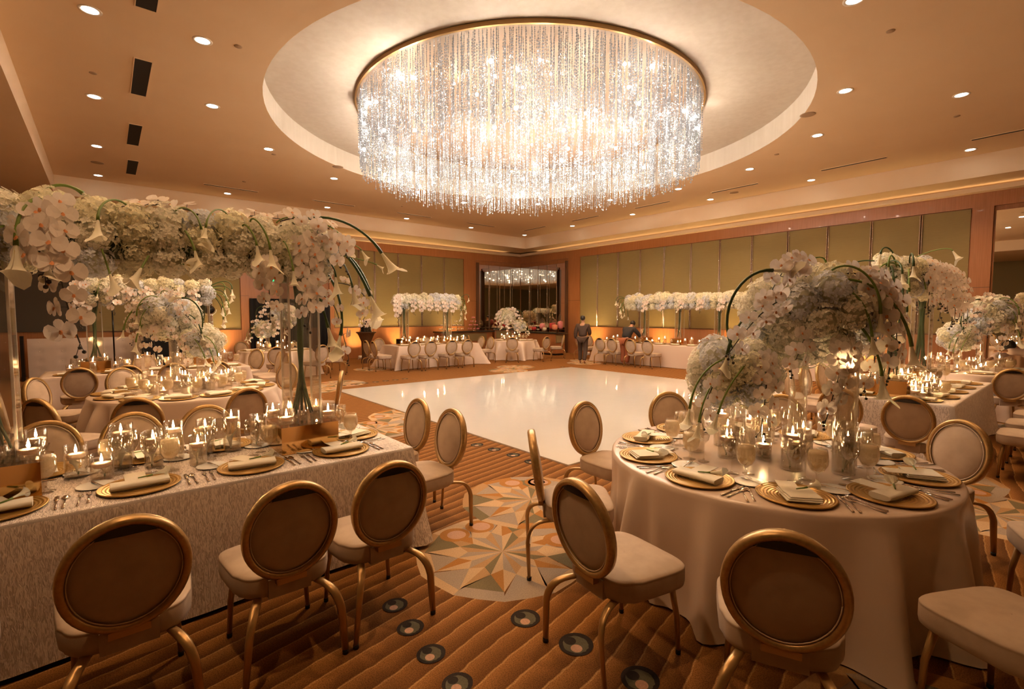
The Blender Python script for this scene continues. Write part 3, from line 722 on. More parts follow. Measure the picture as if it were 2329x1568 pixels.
# ------------------------------------------------------------------ things on the tables
def mk_charger():
    t = MB(); t.lathe([(.001, .004), (.08, .004), (.11, .006), (.150, .013), (.163, .017), (.168, .014), (.165, .009), (.11, .0), (.001, 0)], 40)
    return t.obj('charger_plate', M['charger'])
def mk_bread():
    t = MB(); t.lathe([(.001, .004), (.05, .005), (.075, .011), (.078, .009), (.05, .0), (.001, 0)], 28); return t.obj('bread_plate', M['china'])
def mk_napkin():
    b = MB(); n = 14; vs = []
    for j in range(5):
        for i in range(n):
            a = 2*PI*i/n; ca, sa = math.cos(a), math.sin(a)
            x = math.copysign(abs(ca)**.55, ca)*.045; z = .014+math.copysign(abs(sa)**.6, sa)*.0135
            y = -.115+.23*j/4; vs.append((y, x*(1+.04*math.sin(j*2)), z+.002*math.sin(j*1.7+i)))
    b.add(vs, [(j*n+i, j*n+(i+1) % n, (j+1)*n+(i+1) % n, (j+1)*n+i) for j in range(4) for i in range(n)] + [tuple(range(n)), tuple(4*n+i for i in range(n))[::-1]])
    return b.obj('folded_napkin', M['napkin'], sharp=60)
def mk_flat_napkin():
    b = MB()
    for k in range(3): b.box((0.004*k, .003*k, .004+k*.0065), (.15-.006*k, .17-.008*k, .0055), rz=.03*k)
    o = b.obj('folded_napkin', M['napkin'], smooth=False); m = o.modifiers.new('bevel', 'BEVEL'); m.width = .002; m.segments = 2; return o
def mk_card():
    b = MB(); b.box((0, 0, .001), (.10, .20, .002)); return b.obj('menu_card', M['card'], smooth=False)
def flat_outline(name, outline, th, mat):
    b = MB(); n = len(outline)
    b.add([(x, y, 0) for x, y in outline]+[(x, y, th) for x, y in outline], [tuple(range(n))[::-1], tuple(range(n, 2*n))] + [(i, (i+1) % n, n+(i+1) % n, n+i) for i in range(n)])
    return b
def mk_fork():
    t = MB()
    t.tube([(0, -.10, .004), (0, -.04, .003), (0, .035, .006)], [.0065, .0045, .0028], 6, flat=.45, side=(1, 0, 0))
    t.tube([(0, .03, .006), (0, .05, .003), (0, .062, .003)], [.003, .0105, .0115], 6, flat=.25, side=(1, 0, 0))
    for s in (-1.5, -.5, .5, 1.5): t.tube([(s*.006, .058, .003), (s*.006, .08, .004), (s*.006, .10, .007)], [.0019, .0017, .001], 4)
    return t.obj('fork', M['silver'])
def mk_knife():
    t = MB(); t.tube([(0, -.11, .004), (0, -.05, .004), (0, -.005, .004)], [.0065, .006, .0045], 6, flat=.55, side=(1, 0, 0))
    t.tube([(0, -.005, .004), (0, .05, .004), (.001, .10, .004), (.002, .12, .003)], [.004, .010, .009, .002], 6, flat=.16, side=(1, 0, 0)); return t.obj('knife', M['silver'])
def mk_spoon():
    t = MB(); t.tube([(0, -.10, .004), (0, -.03, .003), (0, .045, .005)], [.0065, .0045, .003], 6, flat=.45, side=(1, 0, 0))
    t.tube([(0, .04, .005), (0, .058, .003), (0, .078, .003), (0, .095, .006), (0, .102, .008)], [.003, .014, .0185, .012, .002], 8, flat=.25, side=(1, 0, 0)); return t.obj('spoon', M['silver'])
def glassy(name, prof, n=20, fill=None, fillmat='water'):
    t = empty(name)
    b = MB(); b.lathe(prof, n, cap=False); b.obj('bowl', M['stemware'], t)
    if fill: b = MB(); b.lathe(fill, n); b.obj('drink', M[fillmat], t)
    return t
def mk_wine():
    return glassy('wine_glass', [(.001, .002), (.034, .001), (.034, .003), (.006, .008), (.0035, .02), (.0032, .085), (.006, .092), (.024, .102), (.036, .125), (.039, .148), (.036, .18), (.031, .208), (.0302, .208), (.035, .18), (.038, .148), (.035, .126), (.022, .104), (.001, .095)])
def mk_flute():
    return glassy('champagne_glass', [(.001, .002), (.030, .001), (.030, .003), (.005, .008), (.003, .02), (.003, .10), (.008, .108), (.024, .125), (.029, .15), (.030, .23), (.0292, .23), (.028, .15), (.022, .126), (.001, .112)])
def mk_goblet():
    return glassy('water_goblet', [(.001, .002), (.036, .001), (.036, .004), (.010, .012), (.006, .022), (.0055, .052), (.010, .060), (.028, .072), (.041, .098), (.0435, .122), (.041, .148), (.036, .172), (.0352, .172)],
                  22, [(.001, .064), (.026, .074), (.0395, .098), (.042, .122), (.0398, .146), (.0365, .160), (.001, .161)], 'iced')
def mk_votive(h, r, cid):
    def f():
        t = empty('cylinder_vase')
        b = MB(); b.lathe([(.001, .006), (r-.004, .006), (r-.003, .012), (r-.003, h), (r, h), (r, .003), (r-.004, 0), (.001, 0)], 24, cap=False); b.obj('glass_wall', M['glass'], t)
        b = MB(); b.lathe([(r-.005, .012), (r-.005, h-.075)], 20); w = b.obj('water', M['water'], t)
        if cid and h > .15:
            s = min(1.1, (h-.10)/.13); b = MB(); calla_bloom_mb(b, Matrix.Translation((-.01, 0, .02)) @ Matrix.Rotation(.12, 4, 'X'), s*.8); b.obj('submerged_bloom', M['calla'], w)
            b = MB(); b.tube([(-.012, .004, .03), (-.012, .002, .012)], .005, 6); b.obj('submerged_stem', M['stem'], w)
        return t
    return f
def mk_candle(r):
    def f():
        t = empty('floating_candle')
        b = MB(); b.lathe([(.001, -.012), (r*.72, -.011), (r*.93, 0), (r, .010), (r*.96, .017), (r*.5, .0165), (.001, .015)], 20); b.obj('wax', M['wax'], t)
        b = MB(); b.tube([(0, 0, .014), (0, 0, .026)], .0012, 4); b.obj('wick', M['blackgloss'], t)
        b = MB(); b.lathe([(.0005, .020), (.0065, .029), (.0075, .038), (.004, .056), (.0004, .074)], 6); b.obj('flame', M['flame'], t)
        return t
    return f
def candle(x, y, z0, h, r, place_):
    r = round(r*1.12, 4)
    kind2 = 'tall' if h > .26 else ('short' if h < .15 else 'medium')
    nr = place_ in (P1, P8); o = place(('v', h, r, nr), mk_votive(h, r, nr), (x, y, z0), random.random()*6 if nr else 0); reg(o, kind2 + ' clear cylinder candle vase', 'vase', place_, 'cylinder candle vases')
    c = place(('c', r), mk_candle(r*.9), (x, y, z0+h-.072), random.random()*6); reg(c, 'lit candle floating in ' + kind2 + ' vase', 'candle', place_, 'floating candles')
def calla_bloom_mb(mb, T, s, mat=0):
    """funnel with one drawn out lip; local +z is the way it opens"""
    n = 14; prof = [(.006, 0), (.010, .03), (.014, .060), (.022, .092), (.033, .116), (.043, .126)]
    vs = []
    for i, (r, z) in enumerate(prof):
        f = (i/(len(prof)-1))**2
        for k in range(n+1):
            a = -PI*.98 + 2*PI*.98*k/n; lip = max(0, math.cos(a))**3
            rr = r*(1+.45*f*lip); vs.append(T @ Vector((rr*math.cos(a)*s, rr*math.sin(a)*s, (z+f*(.035*lip-.02*(1-lip)))*s)))
    mb.add(vs, [(i*(n+1)+k, i*(n+1)+k+1, (i+1)*(n+1)+k+1, (i+1)*(n+1)+k) for i in range(len(prof)-1) for k in range(n)], mat)
def frame_to(p, d):
    d = Vector(d).normalized(); q = d.to_track_quat('Z', 'Y'); return Matrix.Translation(p) @ q.to_matrix().to_4x4()
def mk_calla_flower():
    t = empty('calla_lily_bloom')
    b = MB(); b.tube([(0, -.07, .006), (0, -.02, .007), (0, .0, .009)], [.0035, .0045, .006], 6); b.obj('stem', M['stem'], t)
    b = MB(); calla_bloom_mb(b, frame_to((0, 0, .01), (0, 1, .12)), .62); b.obj('bloom', M['calla'], t)
    return t
def setting(x, y, rz, pl, full=2, seed=0):
    """a place laid for one guest; +y local points to the middle of the table, z on the cloth"""
    r = random.Random(seed*31+int(x*10)); z = ZTAB+.001
    R = Matrix.Translation((x, y, 0)) @ Matrix.Rotation(rz, 4, 'Z')
    def at(lx, ly): v = R @ Vector((lx, ly, 0)); return (v.x, v.y)
    def put(key, mk, lx, ly, dz, drz, desc, cat, grp, scale=None):
        px, py = at(lx, ly)
        if not inview((px, py, z+dz), 30): return
        o = place(key, mk, (px, py, z+dz), rz+drz, scale); reg(o, desc, cat, pl, grp); return o
    j = lambda a: r.uniform(-a, a)
    put('charger', mk_charger, 0, 0, 0, 0, 'round beaded gold charger plate', 'plate', 'gold chargers', (1.18, 1.18, 1))
    if seed % 2 or full < 2: put('nap', mk_napkin, 0, -.02, .013, j(.15), 'rolled ivory napkin on charger', 'napkin', 'napkins', 1.18)
    else: put('nap2', mk_flat_napkin, .01, -.02, .013, .2+j(.2), 'square folded ivory napkin', 'napkin', 'napkins', 1.15)
    if full >= 1:
        put('card', mk_card, -.02, .07, .042 if (seed % 2 or full < 2) else .031, .25+j(.3), 'cream menu card on napkin', 'card', 'menu cards')
        put('goblet', mk_goblet, .165, .235, 0, 0, 'stemmed goblet of iced water', 'glass', 'water goblets', 1.28)
        put('wine', mk_wine, .06, .27, 0, 0, 'empty stemmed wine glass', 'glass', 'wine glasses', 1.25)
    if full >= 2:
        put('flute', mk_flute, .13, .34, 0, 0, 'slim tall champagne glass', 'glass', 'champagne glasses', 1.2)
        put('cal', mk_calla_flower, .06, .02, .045, -1.2+j(.5), 'calla lily bloom on napkin', 'flower', 'calla blooms on the napkins')
        put('fork', mk_fork, -.225, -.03, 0, j(.05), 'silver dinner fork', 'fork', 'dinner forks', 1.12)
        put('fork', mk_fork, -.262, -.045, 0, j(.05), 'silver dinner fork', 'fork', 'dinner forks', 1.12)
        put('knife', mk_knife, .225, -.03, 0, j(.05), 'silver table knife', 'knife', 'table knives', 1.1)
        put('spoon', mk_spoon, .258, -.04, 0, j(.05), 'silver soup spoon', 'spoon', 'soup spoons', 1.08)
        put('bread', mk_bread, -.20, .17, 0, 0, 'small white bread plate', 'plate', 'bread plates', (1.15, 1.15, 1))
        put('knife', mk_knife, -.19, .17, .012, .4+j(.3), 'butter knife across bread plate', 'knife', 'butter knives', .72)
        put('spoon', mk_spoon, -.01, .21, 0, PI/2+j(.1), 'dessert spoon above a charger', 'spoon', 'dessert spoons', .85)

# ------------------------------------------------------------------ flowers
def hydrangea_mesh(seed, mat, florets=110):
    r = random.Random(seed); b = MB(); b.ball((0, 0, 0), .80, 8, 0)
    for i in range(florets):
        u = 1-2*(i+.5)/florets; a = i*2.39996+r.uniform(-.2, .2); q = math.sqrt(1-u*u)
        d = Vector((q*math.cos(a), q*math.sin(a), u)); T = frame_to(d*r.uniform(.86, 1.04), d + Vector((r.uniform(-.3, .3), r.uniform(-.3, .3), r.uniform(-.3, .3)))) @ Matrix.Rotation(r.random()*1.5, 4, 'Z')
        s = r.uniform(.17, .225)
        for k in range(4):
            t = k*PI/2; c, n = math.cos(t), math.sin(t)
            P = [(0, 0, 0), (.62*c-.5*n, .62*n+.5*c, .22), (1.15*c, 1.15*n, .12), (.62*c+.5*n, .62*n-.5*c, .22)]
            b.add([T @ (Vector(p)*s) for p in P], [(0, 3, 2, 1)], 1)
    return b.mesh('hydrangea_head', [M['hyd_core'], mat], False)
HM = [hydrangea_mesh(1, M['hyd_a']), hydrangea_mesh(2, M['hyd_a']), hydrangea_mesh(3, M['hyd_b']), hydrangea_mesh(4, M['hyd_c'])]
def head(parent, p, r, tone=0):
    m = HM[{0: random.choice((0, 1)), 1: 2, 2: 3}[tone]]
    o = bpy.data.objects.new('hydrangea_head', m); S.collection.objects.link(o); o.parent = parent; o.location = p
    o.scale = (r, r, r*random.uniform(.82, .95)); o.rotation_euler = (random.random()*6, random.random()*6, random.random()*6); return o
def orchid_mb(mb, T, s):
    """five tepals, two of them broad, and a lip; faces local +z"""
    def pet(a, L, w, cup):
        c, n = math.cos(a), math.sin(a)
        P = []
        for (u, v, h) in ((0, 0, 0), (.28, -w*.62, cup*.5), (.58, -w, cup), (.85, -w*.8, cup*1.1), (1, -w*.28, cup*1.2), (1, w*.28, cup*1.2), (.85, w*.8, cup*1.1), (.58, w, cup), (.28, w*.62, cup*.5), (.55, 0, cup*.3)):
            x, y = u*L, v*L; P.append(T @ (Vector((x*c-y*n, x*n+y*c, h*L))*s))
        mb.add(P, [(q, (q+1) % 9, 9) for q in range(9)], 0)
    pet(0.05, .052, .62, .12); pet(PI-.05, .052, .62, .12)
    pet(PI/2, .048, .36, -.05); pet(-PI/2-.75, .046, .34, -.05); pet(-PI/2+.75, .046, .34, -.05)
    P = [T @ (Vector(p)*s) for p in ((-.005, .002, .004), (.005, .002, .004), (.007, -.009, .010), (0, -.015, .012), (-.007, -.009, .010), (0, .004, .010))]
    mb.add(P, [(0, 1, 5), (1, 2, 5), (2, 3, 5), (3, 4, 5), (4, 0, 5)], 1)
OM = None
def orchid_mesh():
    global OM
    if OM is None: b = MB(); orchid_mb(b, Matrix.Identity(4), 1); OM = b.mesh('blossom', [M['orchid'], M['lip']], False)
    return OM
def spray(parent, pts, n, s=1.0, face=None, single=True, buds=3):
    """orchid spray: arching dark stem, blossoms either side"""
    b = MB(); path = pts; L = len(path)-1
    b.tube(path, [.0045*s if i < L*.6 else .003*s for i in range(L+1)], 5)
    items = []
    for i in range(n):
        f = .12+.80*i/max(1, n-1); q = f*L; k = min(int(q), L-1); p = path[k].lerp(path[k+1], q-k); t = (path[k+1]-path[k]).normalized()
        fc = Vector(face) if face is not None else Vector((-.6, -.7, .1))
        side = t.cross(fc).normalized() * (1 if i % 2 else -1)
        pos = p + side*.035*s*random.uniform(.8, 1.2) + fc.normalized()*.02*s
        d = (fc.normalized()+side*.45+Vector((random.uniform(-.4, .4), random.uniform(-.4, .4), random.uniform(-.3, .3)))).normalized()
        items.append((pos, d)); b.tube([p, (p+pos)/2+Vector((0, 0, .004)), pos], .0018*s, 4)
    for i in range(buds):
        p = path[-1]+Vector((random.uniform(-.025, .025), random.uniform(-.025, .025), -.02-.02*i))*s
        b.ball(p, .009*s, 6, 0); b.tube([path[-1], p], .0015*s, 4)
    st = b.obj('orchid_spray', [M['twig']], parent)
    def mat_of(p, d):
        q = Vector(d).to_track_quat('Z', 'Y'); return Matrix.Translation(p) @ q.to_matrix().to_4x4() @ Matrix.Rotation(random.uniform(-.35, .35), 4, 'Z') @ Matrix.Scale(s*random.uniform(.85, 1.1), 4)
    if single:
        for p, d in items:
            o = bpy.data.objects.new('blossom', orchid_mesh()); S.collection.objects.link(o); o.parent = st; o.matrix_local = mat_of(p, d)
    else:
        m = MB()
        for p, d in items: orchid_mb(m, mat_of(p, d), 1)
        m.obj('blossoms', [M['orchid'], M['lip']], st, smooth=False)
    return st
def calla(parent, p0, tip, up=.25, s=1.0, thick=.006, dark=False, c1=None, c2=None):
    p0, tip = Vector(p0), Vector(tip)
    a = Vector(c1) if c1 else p0 + Vector((0, 0, up)) + (tip-p0)*.15
    e = Vector(c2) if c2 else tip + Vector((0, 0, up*1.1)) - (tip-p0)*.05
    path = bez(p0, a, e, tip, 14); d = (path[-1]-path[-2]).normalized()
    b = MB(); b.tube(path, [thick]*12+[thick*1.1, thick*1.3, thick*1.5], 6)
    o = b.obj('calla_lily', M['stem_dark' if dark else 'stem'], parent)
    T = frame_to(tip, d) @ Matrix.Rotation(random.random()*6, 4, 'Z')
    b = MB(); calla_bloom_mb(b, T, s); b.obj('bloom', M['calla'], o)
    b = MB(); b.tube([T @ Vector((0, 0, .02*s)), T @ Vector((0, 0, .085*s))], .0045*s, 6); b.obj('spadix', M['spadix'], o)
    return o
def acrylic_post(parent, x, y, z0, z1, w=.21):
    b = MB(); h = w/2; th = .008
    for dx, dy, sx, sy in ((h, 0, th, w), (-h, 0, th, w), (0, h, w, th), (0, -h, w, th)): b.box((x+dx, y+dy, (z0+z1)/2), (sx, sy, z1-z0))
    for sx in (-1, 1):
        for sy in (-1, 1): b.box((x+sx*(h-.001), y+sy*(h-.001), (z0+z1)/2), (.013, .013, z1-z0), 1)
    return b.obj('acrylic_column', [M['acrylic'], M['acrylic_edge']], parent, smooth=False)
def stems_in(parent, x, y, z0, z1, n=7):
    b = MB(); r = random.Random(int(x*100))
    for i in range(n):
        a = r.random()*6.28; q = .05*r.random()+.01
        p = bez((x+q*math.cos(a), y+q*math.sin(a), z1), (x-q*math.cos(a)*.3, y-q*.3*math.sin(a), z1-.45), (x+.04*math.sin(a), y+.04*math.cos(a), z0+.35), (x+.075*math.cos(a+1), y+.075*math.sin(a+1), z0+.02), 8)
        b.tube(p, [.014, .016, .017, .018, .017, .015, .012, .009, .006], 6)
    return b.obj('stem_bundle', M['stem_dark'], parent)
def box_riser(x, y, pl, rz=0):
    t = empty('gold_mirror_riser', (x, y, ZTAB+.002), rz)
    b = MB(); b.box((0, 0, .098), (.40, .40, .196)); b.obj('mirror_sides', M['mirrorgold'], t, smooth=False)
    b = MB(); b.box((0, 0, .207), (.43, .43, .018)); b.obj('acrylic_lid', M['acrylic'], t, smooth=False)
    reg(t, 'gold mirrored box under clear column', 'riser', pl, 'gold mirrored risers')
ZB = ZTAB+.002+.216
def runner(cx, cy, L, rz, posts, pl, label, spr, cal, near=False, zb=2.06, Hh=None, Wd=.42, rhead=.12, tone=(0, 0, 1, 2)):
    """hydrangea runner lying in a clear tray on clear columns; spr/cal in local x,y,z (x along the runner)"""
    st = empty('acrylic_flower_stand', (cx, cy, 0), rz); tag(st, 'clear acrylic stand on square columns ' + pl, 'stand')
    for px in posts:
        acrylic_post(st, px, 0, ZB+.001, zb)
        v = Matrix.Rotation(rz, 3, 'Z') @ Vector((px, 0, 0)); box_riser(cx+v.x, cy+v.y, pl.split(' ', 1)[1] if pl.startswith(('on ', 'over ')) else pl, rz)
    b = MB(); b.box((0, 0, zb+.007), (L-.05, .40, .012)); b.box((0, .2, zb+.03), (L-.05, .008, .05)); b.box((0, -.2, zb+.03), (L-.05, .008, .05)); b.obj('tray', M['acrylic'], st, smooth=False)
    t = empty('flower_runner', (cx, cy, 0), rz); tag(t, label, 'flower arrangement')
    Hh = Hh or (.34 if near else .42)
    nx = max(4, int(L/(rhead*1.5)))
    b = MB(); b.box((0, 0, zb+.10), (L-.2, Wd-.16, .16)); b.obj('floral_foam', M['stem_dark'], t, smooth=False)
    z1 = zb+Hh
    for i in range(nx):
        x = -L/2+rhead*.9+(L-1.8*rhead)*i/(nx-1)
        j = lambda a=.025: random.uniform(-a, a)
        for y in (-.12, .04, .15) if near else (-.12, .12): head(t, (x+j(), y+j(), z1-rhead*.75+j(.02 if near else .05)), rhead*(random.uniform(.9, 1.12) if near else random.uniform(.8, 1.2)), random.choice(tone))
        for s in (-1, 1):
            head(t, (x+j(), s*(Wd/2-rhead*.55)+j(.015), zb+(.17 if near else .22)+j()), rhead*random.uniform(.9, 1.1), random.choice(tone))
            if True: head(t, (x+j(), s*(Wd/2-rhead*.6)+j(.015), zb+.03+j()), rhead*random.uniform(.7, .95), random.choice(tone))
    for s in (-1, 1):
        for y in (-.09, .09): head(t, (s*(L/2-rhead*.5), y, zb+.16), rhead, random.choice(tone))
    for px in posts: stems_in(t, px, 0, ZB+.02, zb-.02, 14 if near else 10)
    for a in spr:
        pts = bez(*a[0], 12); spray(t, pts, a[1], a[2], face=a[3] if len(a) > 3 else None, single=near)
    for a in cal: calla(t, *a[0], **a[1])
    return t

# ------------------------------------------------------------------ the tables, from the near left round the room
P1, P2, P3, P4, P5 = 'the near left table', 'the left middle round table', 'the left rear long table', 'the round table by black drapes', 'the long back left table'
P6, P7, P8, P9, P10 = 'the round mirror corner table', 'the long right wall table', 'the near right round table', 'the middle right long table', 'the far right round table'
G = 'chairs at '
CH = 'taupe oval-back gold chair'
def end_decor(L, e, f, zb, big=1.0, n=9):
    """callas fall from end e, orchid sprays from the other end; f = side facing the room"""
    h = L/2; spr = []; cal = []; R = random.Random(int(L*100))
    for k in range(4):
        y = f*(.20-.12*k); spr.append((((-e*(h-.12-.1*k), y, zb+.3), (-e*(h+.05), y+f*.08, zb+.34), (-e*(h+.10-.06*k), y+f*.1, zb+.05), (-e*(h+.02-.08*k), y+f*.08, zb-.40+.09*k)), 12, 1.45*big, (0, f, .2)))
    for u in (-.6, -.35, -.1, .15, .4, .65): spr.append((((e*h*u, f*.2, zb+.2), (e*h*u+.03, f*.3, zb+.2), (e*h*u+.04, f*.3, zb), (e*h*u+.05, f*.28, zb-.12-.1*abs(u))), 6, 1.3*big, (0, f, .2)))
    for k in range(n):
        a = k/(n-1); x1 = e*(h+.30-.16*a+R.uniform(-.08, .08)); z1 = zb+.30-.62*a+R.uniform(-.06, .06); y1 = f*(.26-.4*((k*.618) % 1)); y0 = f*(.15-.3*((k*.4) % 1))
        cal.append((((e*(h-.1), y0, zb+.24-.1*a), (x1, y1, z1)), dict(c1=(e*(h+.06), y0, zb+.42-.25*a), c2=(x1+e*.02, y1, z1+.24), s=1.15, thick=.009, dark=k % 2 == 0)))
    for u in (-.6, -.2, .15, .5): cal.append((((e*h*u, 0, zb+.36), (e*h*u+R.uniform(-.2, .2), f*.26, zb+R.uniform(-.12, .12))), dict(up=.18, s=.75, thick=.005)))
    return spr, cal

# --- near left table
rect_table(-1.15, 1.74, 3.26, 4.44, 'near left rectangular banquet table hidden under textured linen', 'textured blush pintuck tablecloth with a crease on the near left table', M['pintuck'], flare=.13, seed=3, hem=.03)
rot_l = lambda *p: p
spr1 = [(((-.53, -.2, 2.38), (-.52, -.36, 2.30), (-.52, -.34, 1.9), (-.44, -.30, 1.60)), 14, 1.25, (-.3, -1, .15)),
        (((-.62, -.2, 2.25), (-.60, -.34, 2.25), (-.58, -.36, 2.1), (-.56, -.34, 1.98)), 7, 1.4, (-.3, -1, .15)),
        (((.50, -.2, 2.12), (.50, -.3, 2.1), (.52, -.3, 1.95), (.52, -.27, 1.77)), 9, 1.05, (-.3, -1, .1)),
        (((.76, -.2, 2.30), (.78, -.3, 2.28), (.80, -.3, 1.95), (.77, -.27, 1.70)), 14, 1.2, (-.3, -1, .1)),
        (((.66, -.1, 2.42), (.80, -.24, 2.48), (.95, -.3, 2.40), (1.03, -.28, 2.22)), 7, 1.1, (-.2, -1, .3)),
        (((.82, -.2, 2.34), (.92, -.3, 2.34), (1.0, -.3, 2.25), (1.02, -.3, 2.12)), 6, 1.15, (-.2, -1, .1)),
        (((-.82, -.15, 2.34), (-.95, -.3, 2.3), (-.95, -.34, 2.1), (-.90, -.3, 1.85)), 10, 1.3, (-.1, -1, .1)),
        (((1.0, -.1, 2.0), (1.25, -.2, 2.0), (1.28, -.2, 1.8), (1.2, -.2, 1.72)), 6, .9, (0, -1, .2)),
        (((.9, -.1, 1.9), (1.0, -.2, 1.9), (1.02, -.2, 1.7), (1.08, -.2, 1.42)), 6, .8, (0, -1, .2)),
        (((-.25, 0, 2.40), (-.12, -.08, 2.44), (.0, -.1, 2.44), (.12, -.12, 2.41)), 5, 1.1, (-.2, -.5, 1)),
        (((.30, 0, 2.41), (.42, -.06, 2.44), (.55, -.08, 2.44), (.66, -.1, 2.43)), 5, 1.0, (-.2, -.5, 1))]
D = dict
cal1 = [(((.72, -.1, 2.40), (1.36, -.2, 2.24)), D(c1=(.95, -.12, 2.56), c2=(1.22, -.2, 2.44), s=1.5, thick=.0095, dark=True)),
        (((.85, -.1, 2.28), (1.25, -.22, 1.90)), D(c1=(1.02, -.1, 2.38), c2=(1.16, -.2, 2.15), s=1.6, thick=.0105, dark=True)),
        (((.86, -.05, 2.24), (1.32, -.1, 1.86)), D(c1=(1.10, -.05, 2.38), c2=(1.28, -.1, 2.10), s=1.45, thick=.0105, dark=True)),
        (((.90, -.1, 2.10), (.93, -.2, 1.66)), D(c1=(.86, -.15, 1.95), c2=(.90, -.2, 1.8), s=1.3, thick=.0095, dark=True)),
        (((.92, -.05, 2.14), (1.02, -.2, 1.60)), D(c1=(1.06, -.1, 2.0), c2=(1.06, -.2, 1.75), s=1.3, thick=.0095, dark=True)),
        (((.85, -.15, 2.25), (.87, -.24, 2.04)), D(c1=(.87, -.2, 2.2), c2=(.88, -.24, 2.12), s=1.1, dark=True)),
        (((.92, -.15, 2.2), (.98, -.24, 2.03)), D(c1=(.95, -.2, 2.15), c2=(.98, -.24, 2.1), s=1.15, dark=True)),
        (((.9, -.1, 2.24), (1.12, -.2, 1.96)), D(c1=(1.02, -.12, 2.3), c2=(1.10, -.2, 2.1), s=1.2, dark=True)),
        (((.62, -.1, 2.40), (1.05, -.22, 2.30)), D(up=.12, s=.9, thick=.005)),
        (((.88, -.1, 2.3), (1.18, -.24, 2.24)), D(up=.05, s=.7, thick=.004)),
        (((.88, -.1, 2.22), (1.30, -.24, 2.14)), D(up=.02, s=.5, thick=.004)),
        (((-.62, -.05, 2.36), (-.40, -.12, 2.44)), D(c1=(-.56, -.05, 2.50), c2=(-.46, -.1, 2.50), s=1.15, thick=.0085)),
        (((-.18, -.1, 2.36), (-.34, -.3, 2.27)), D(c1=(-.22, -.15, 2.46), c2=(-.34, -.25, 2.42), s=1.0, thick=.006)),
        (((-.50, -.1, 2.40), (-.66, -.34, 2.10)), D(c1=(-.56, -.2, 2.40), c2=(-.66, -.3, 2.36), s=1.3, thick=.008)),
        (((-.62, -.2, 2.2), (-.79, -.34, 2.08)), D(up=.08, s=1.2, thick=.006)),
        (((-.56, -.2, 2.05), (-.55, -.3, 2.02)), D(up=.01, s=1.0, thick=.006)),
        (((.02, -.1, 2.38), (.14, -.32, 2.27)), D(c1=(.05, -.2, 2.45), c2=(.13, -.3, 2.40), s=.85, thick=.005)),
        (((.34, -.1, 2.38), (.16, -.34, 2.28)), D(c1=(.28, -.2, 2.47), c2=(.18, -.3, 2.42), s=.8, thick=.005)),
        (((.06, -.28, 2.26), (.10, -.33, 2.14)), D(up=.02, s=.9, thick=.006)),
        (((.38, -.24, 2.33), (.44, -.33, 2.20)), D(up=.06, s=.9, thick=.006)),
        (((.42, -.26, 2.36), (.52, -.33, 2.18)), D(up=.10, s=1.05, thick=.006)),
        (((.62, -.26, 2.25), (.66, -.33, 2.05)), D(up=.06, s=.9, thick=.005)),
        (((-.12, -.25, 2.1), (-.16, -.3, 2.02)), D(up=.0, s=1.1, thick=.006)),
        (((.03, -.1, 2.08), (.06, -.25, 2.06)), D(up=.0, s=.8, thick=.005)),
        (((-.33, -.26, 2.12), (-.30, -.3, 1.98)), D(up=.0, s=.9, thick=.005))]
runner(.33, 3.83, 1.98, 0, (-.83, .79), 'on ' + P1, 'huge white hydrangea runner with orchids and callas, nearest on left', spr1, cal1, near=True)
for x, y, h, r in ((-.17, 3.97, .20, .052), (-.05, 3.82, .155, .052), (.05, 4.02, .29, .058), (.21, 3.92, .24, .046), (.33, 4.02, .27, .052), (.44, 3.78, .20, .045), (.52, 4.05, .25, .050), (.68, 4.02, .30, .052), (.86, 4.06, .24, .046)): candle(x, y, ZTAB+.001, h, r, P1)
for x, y in ((.965, 3.67), (.955, 3.99), (1.27, 3.97), (1.27, 3.70), (-.345, 3.67), (-.34, 3.97)): candle(x, y, ZB+.001, .105, .046, P1)
for i, x in enumerate((-.46, .12, .70, 1.29)): setting(x, 3.50, 0, P1, seed=2*i+1)
setting(1.53, 3.88, PI/2, P1, seed=2)
for i, x in enumerate((-.35, .15, .65, 1.2)): setting(x, 4.20, PI, P1, seed=i)
for x, full in ((-.62, 'taupe oval-back chair at far left, only its seat corner showing'), (.03, 'largest oval-back chair, back turned, at the near left table'), (.66, 'second oval-back chair from left before the textured tablecloth'), (1.18, 'oval-back chair nearest the end corner of the near left table')):
    chair_top(x if x > 0 else x-.02, 2.43, 90, '', '', G+P1, full)
chair_top(2.27, 3.50, 180, '', '', G+P1, 'oval-back chair facing left at the near table end, front cushion showing')
chair_top(2.30, 4.14, 180, '', '', G+P1, 'oval-back chair by the dance floor corner behind the near table end')
for x in (-1.0, -.38, .14, .66): chair_top(x, 5.09, 270, CH + ' across', P1, G+P1)

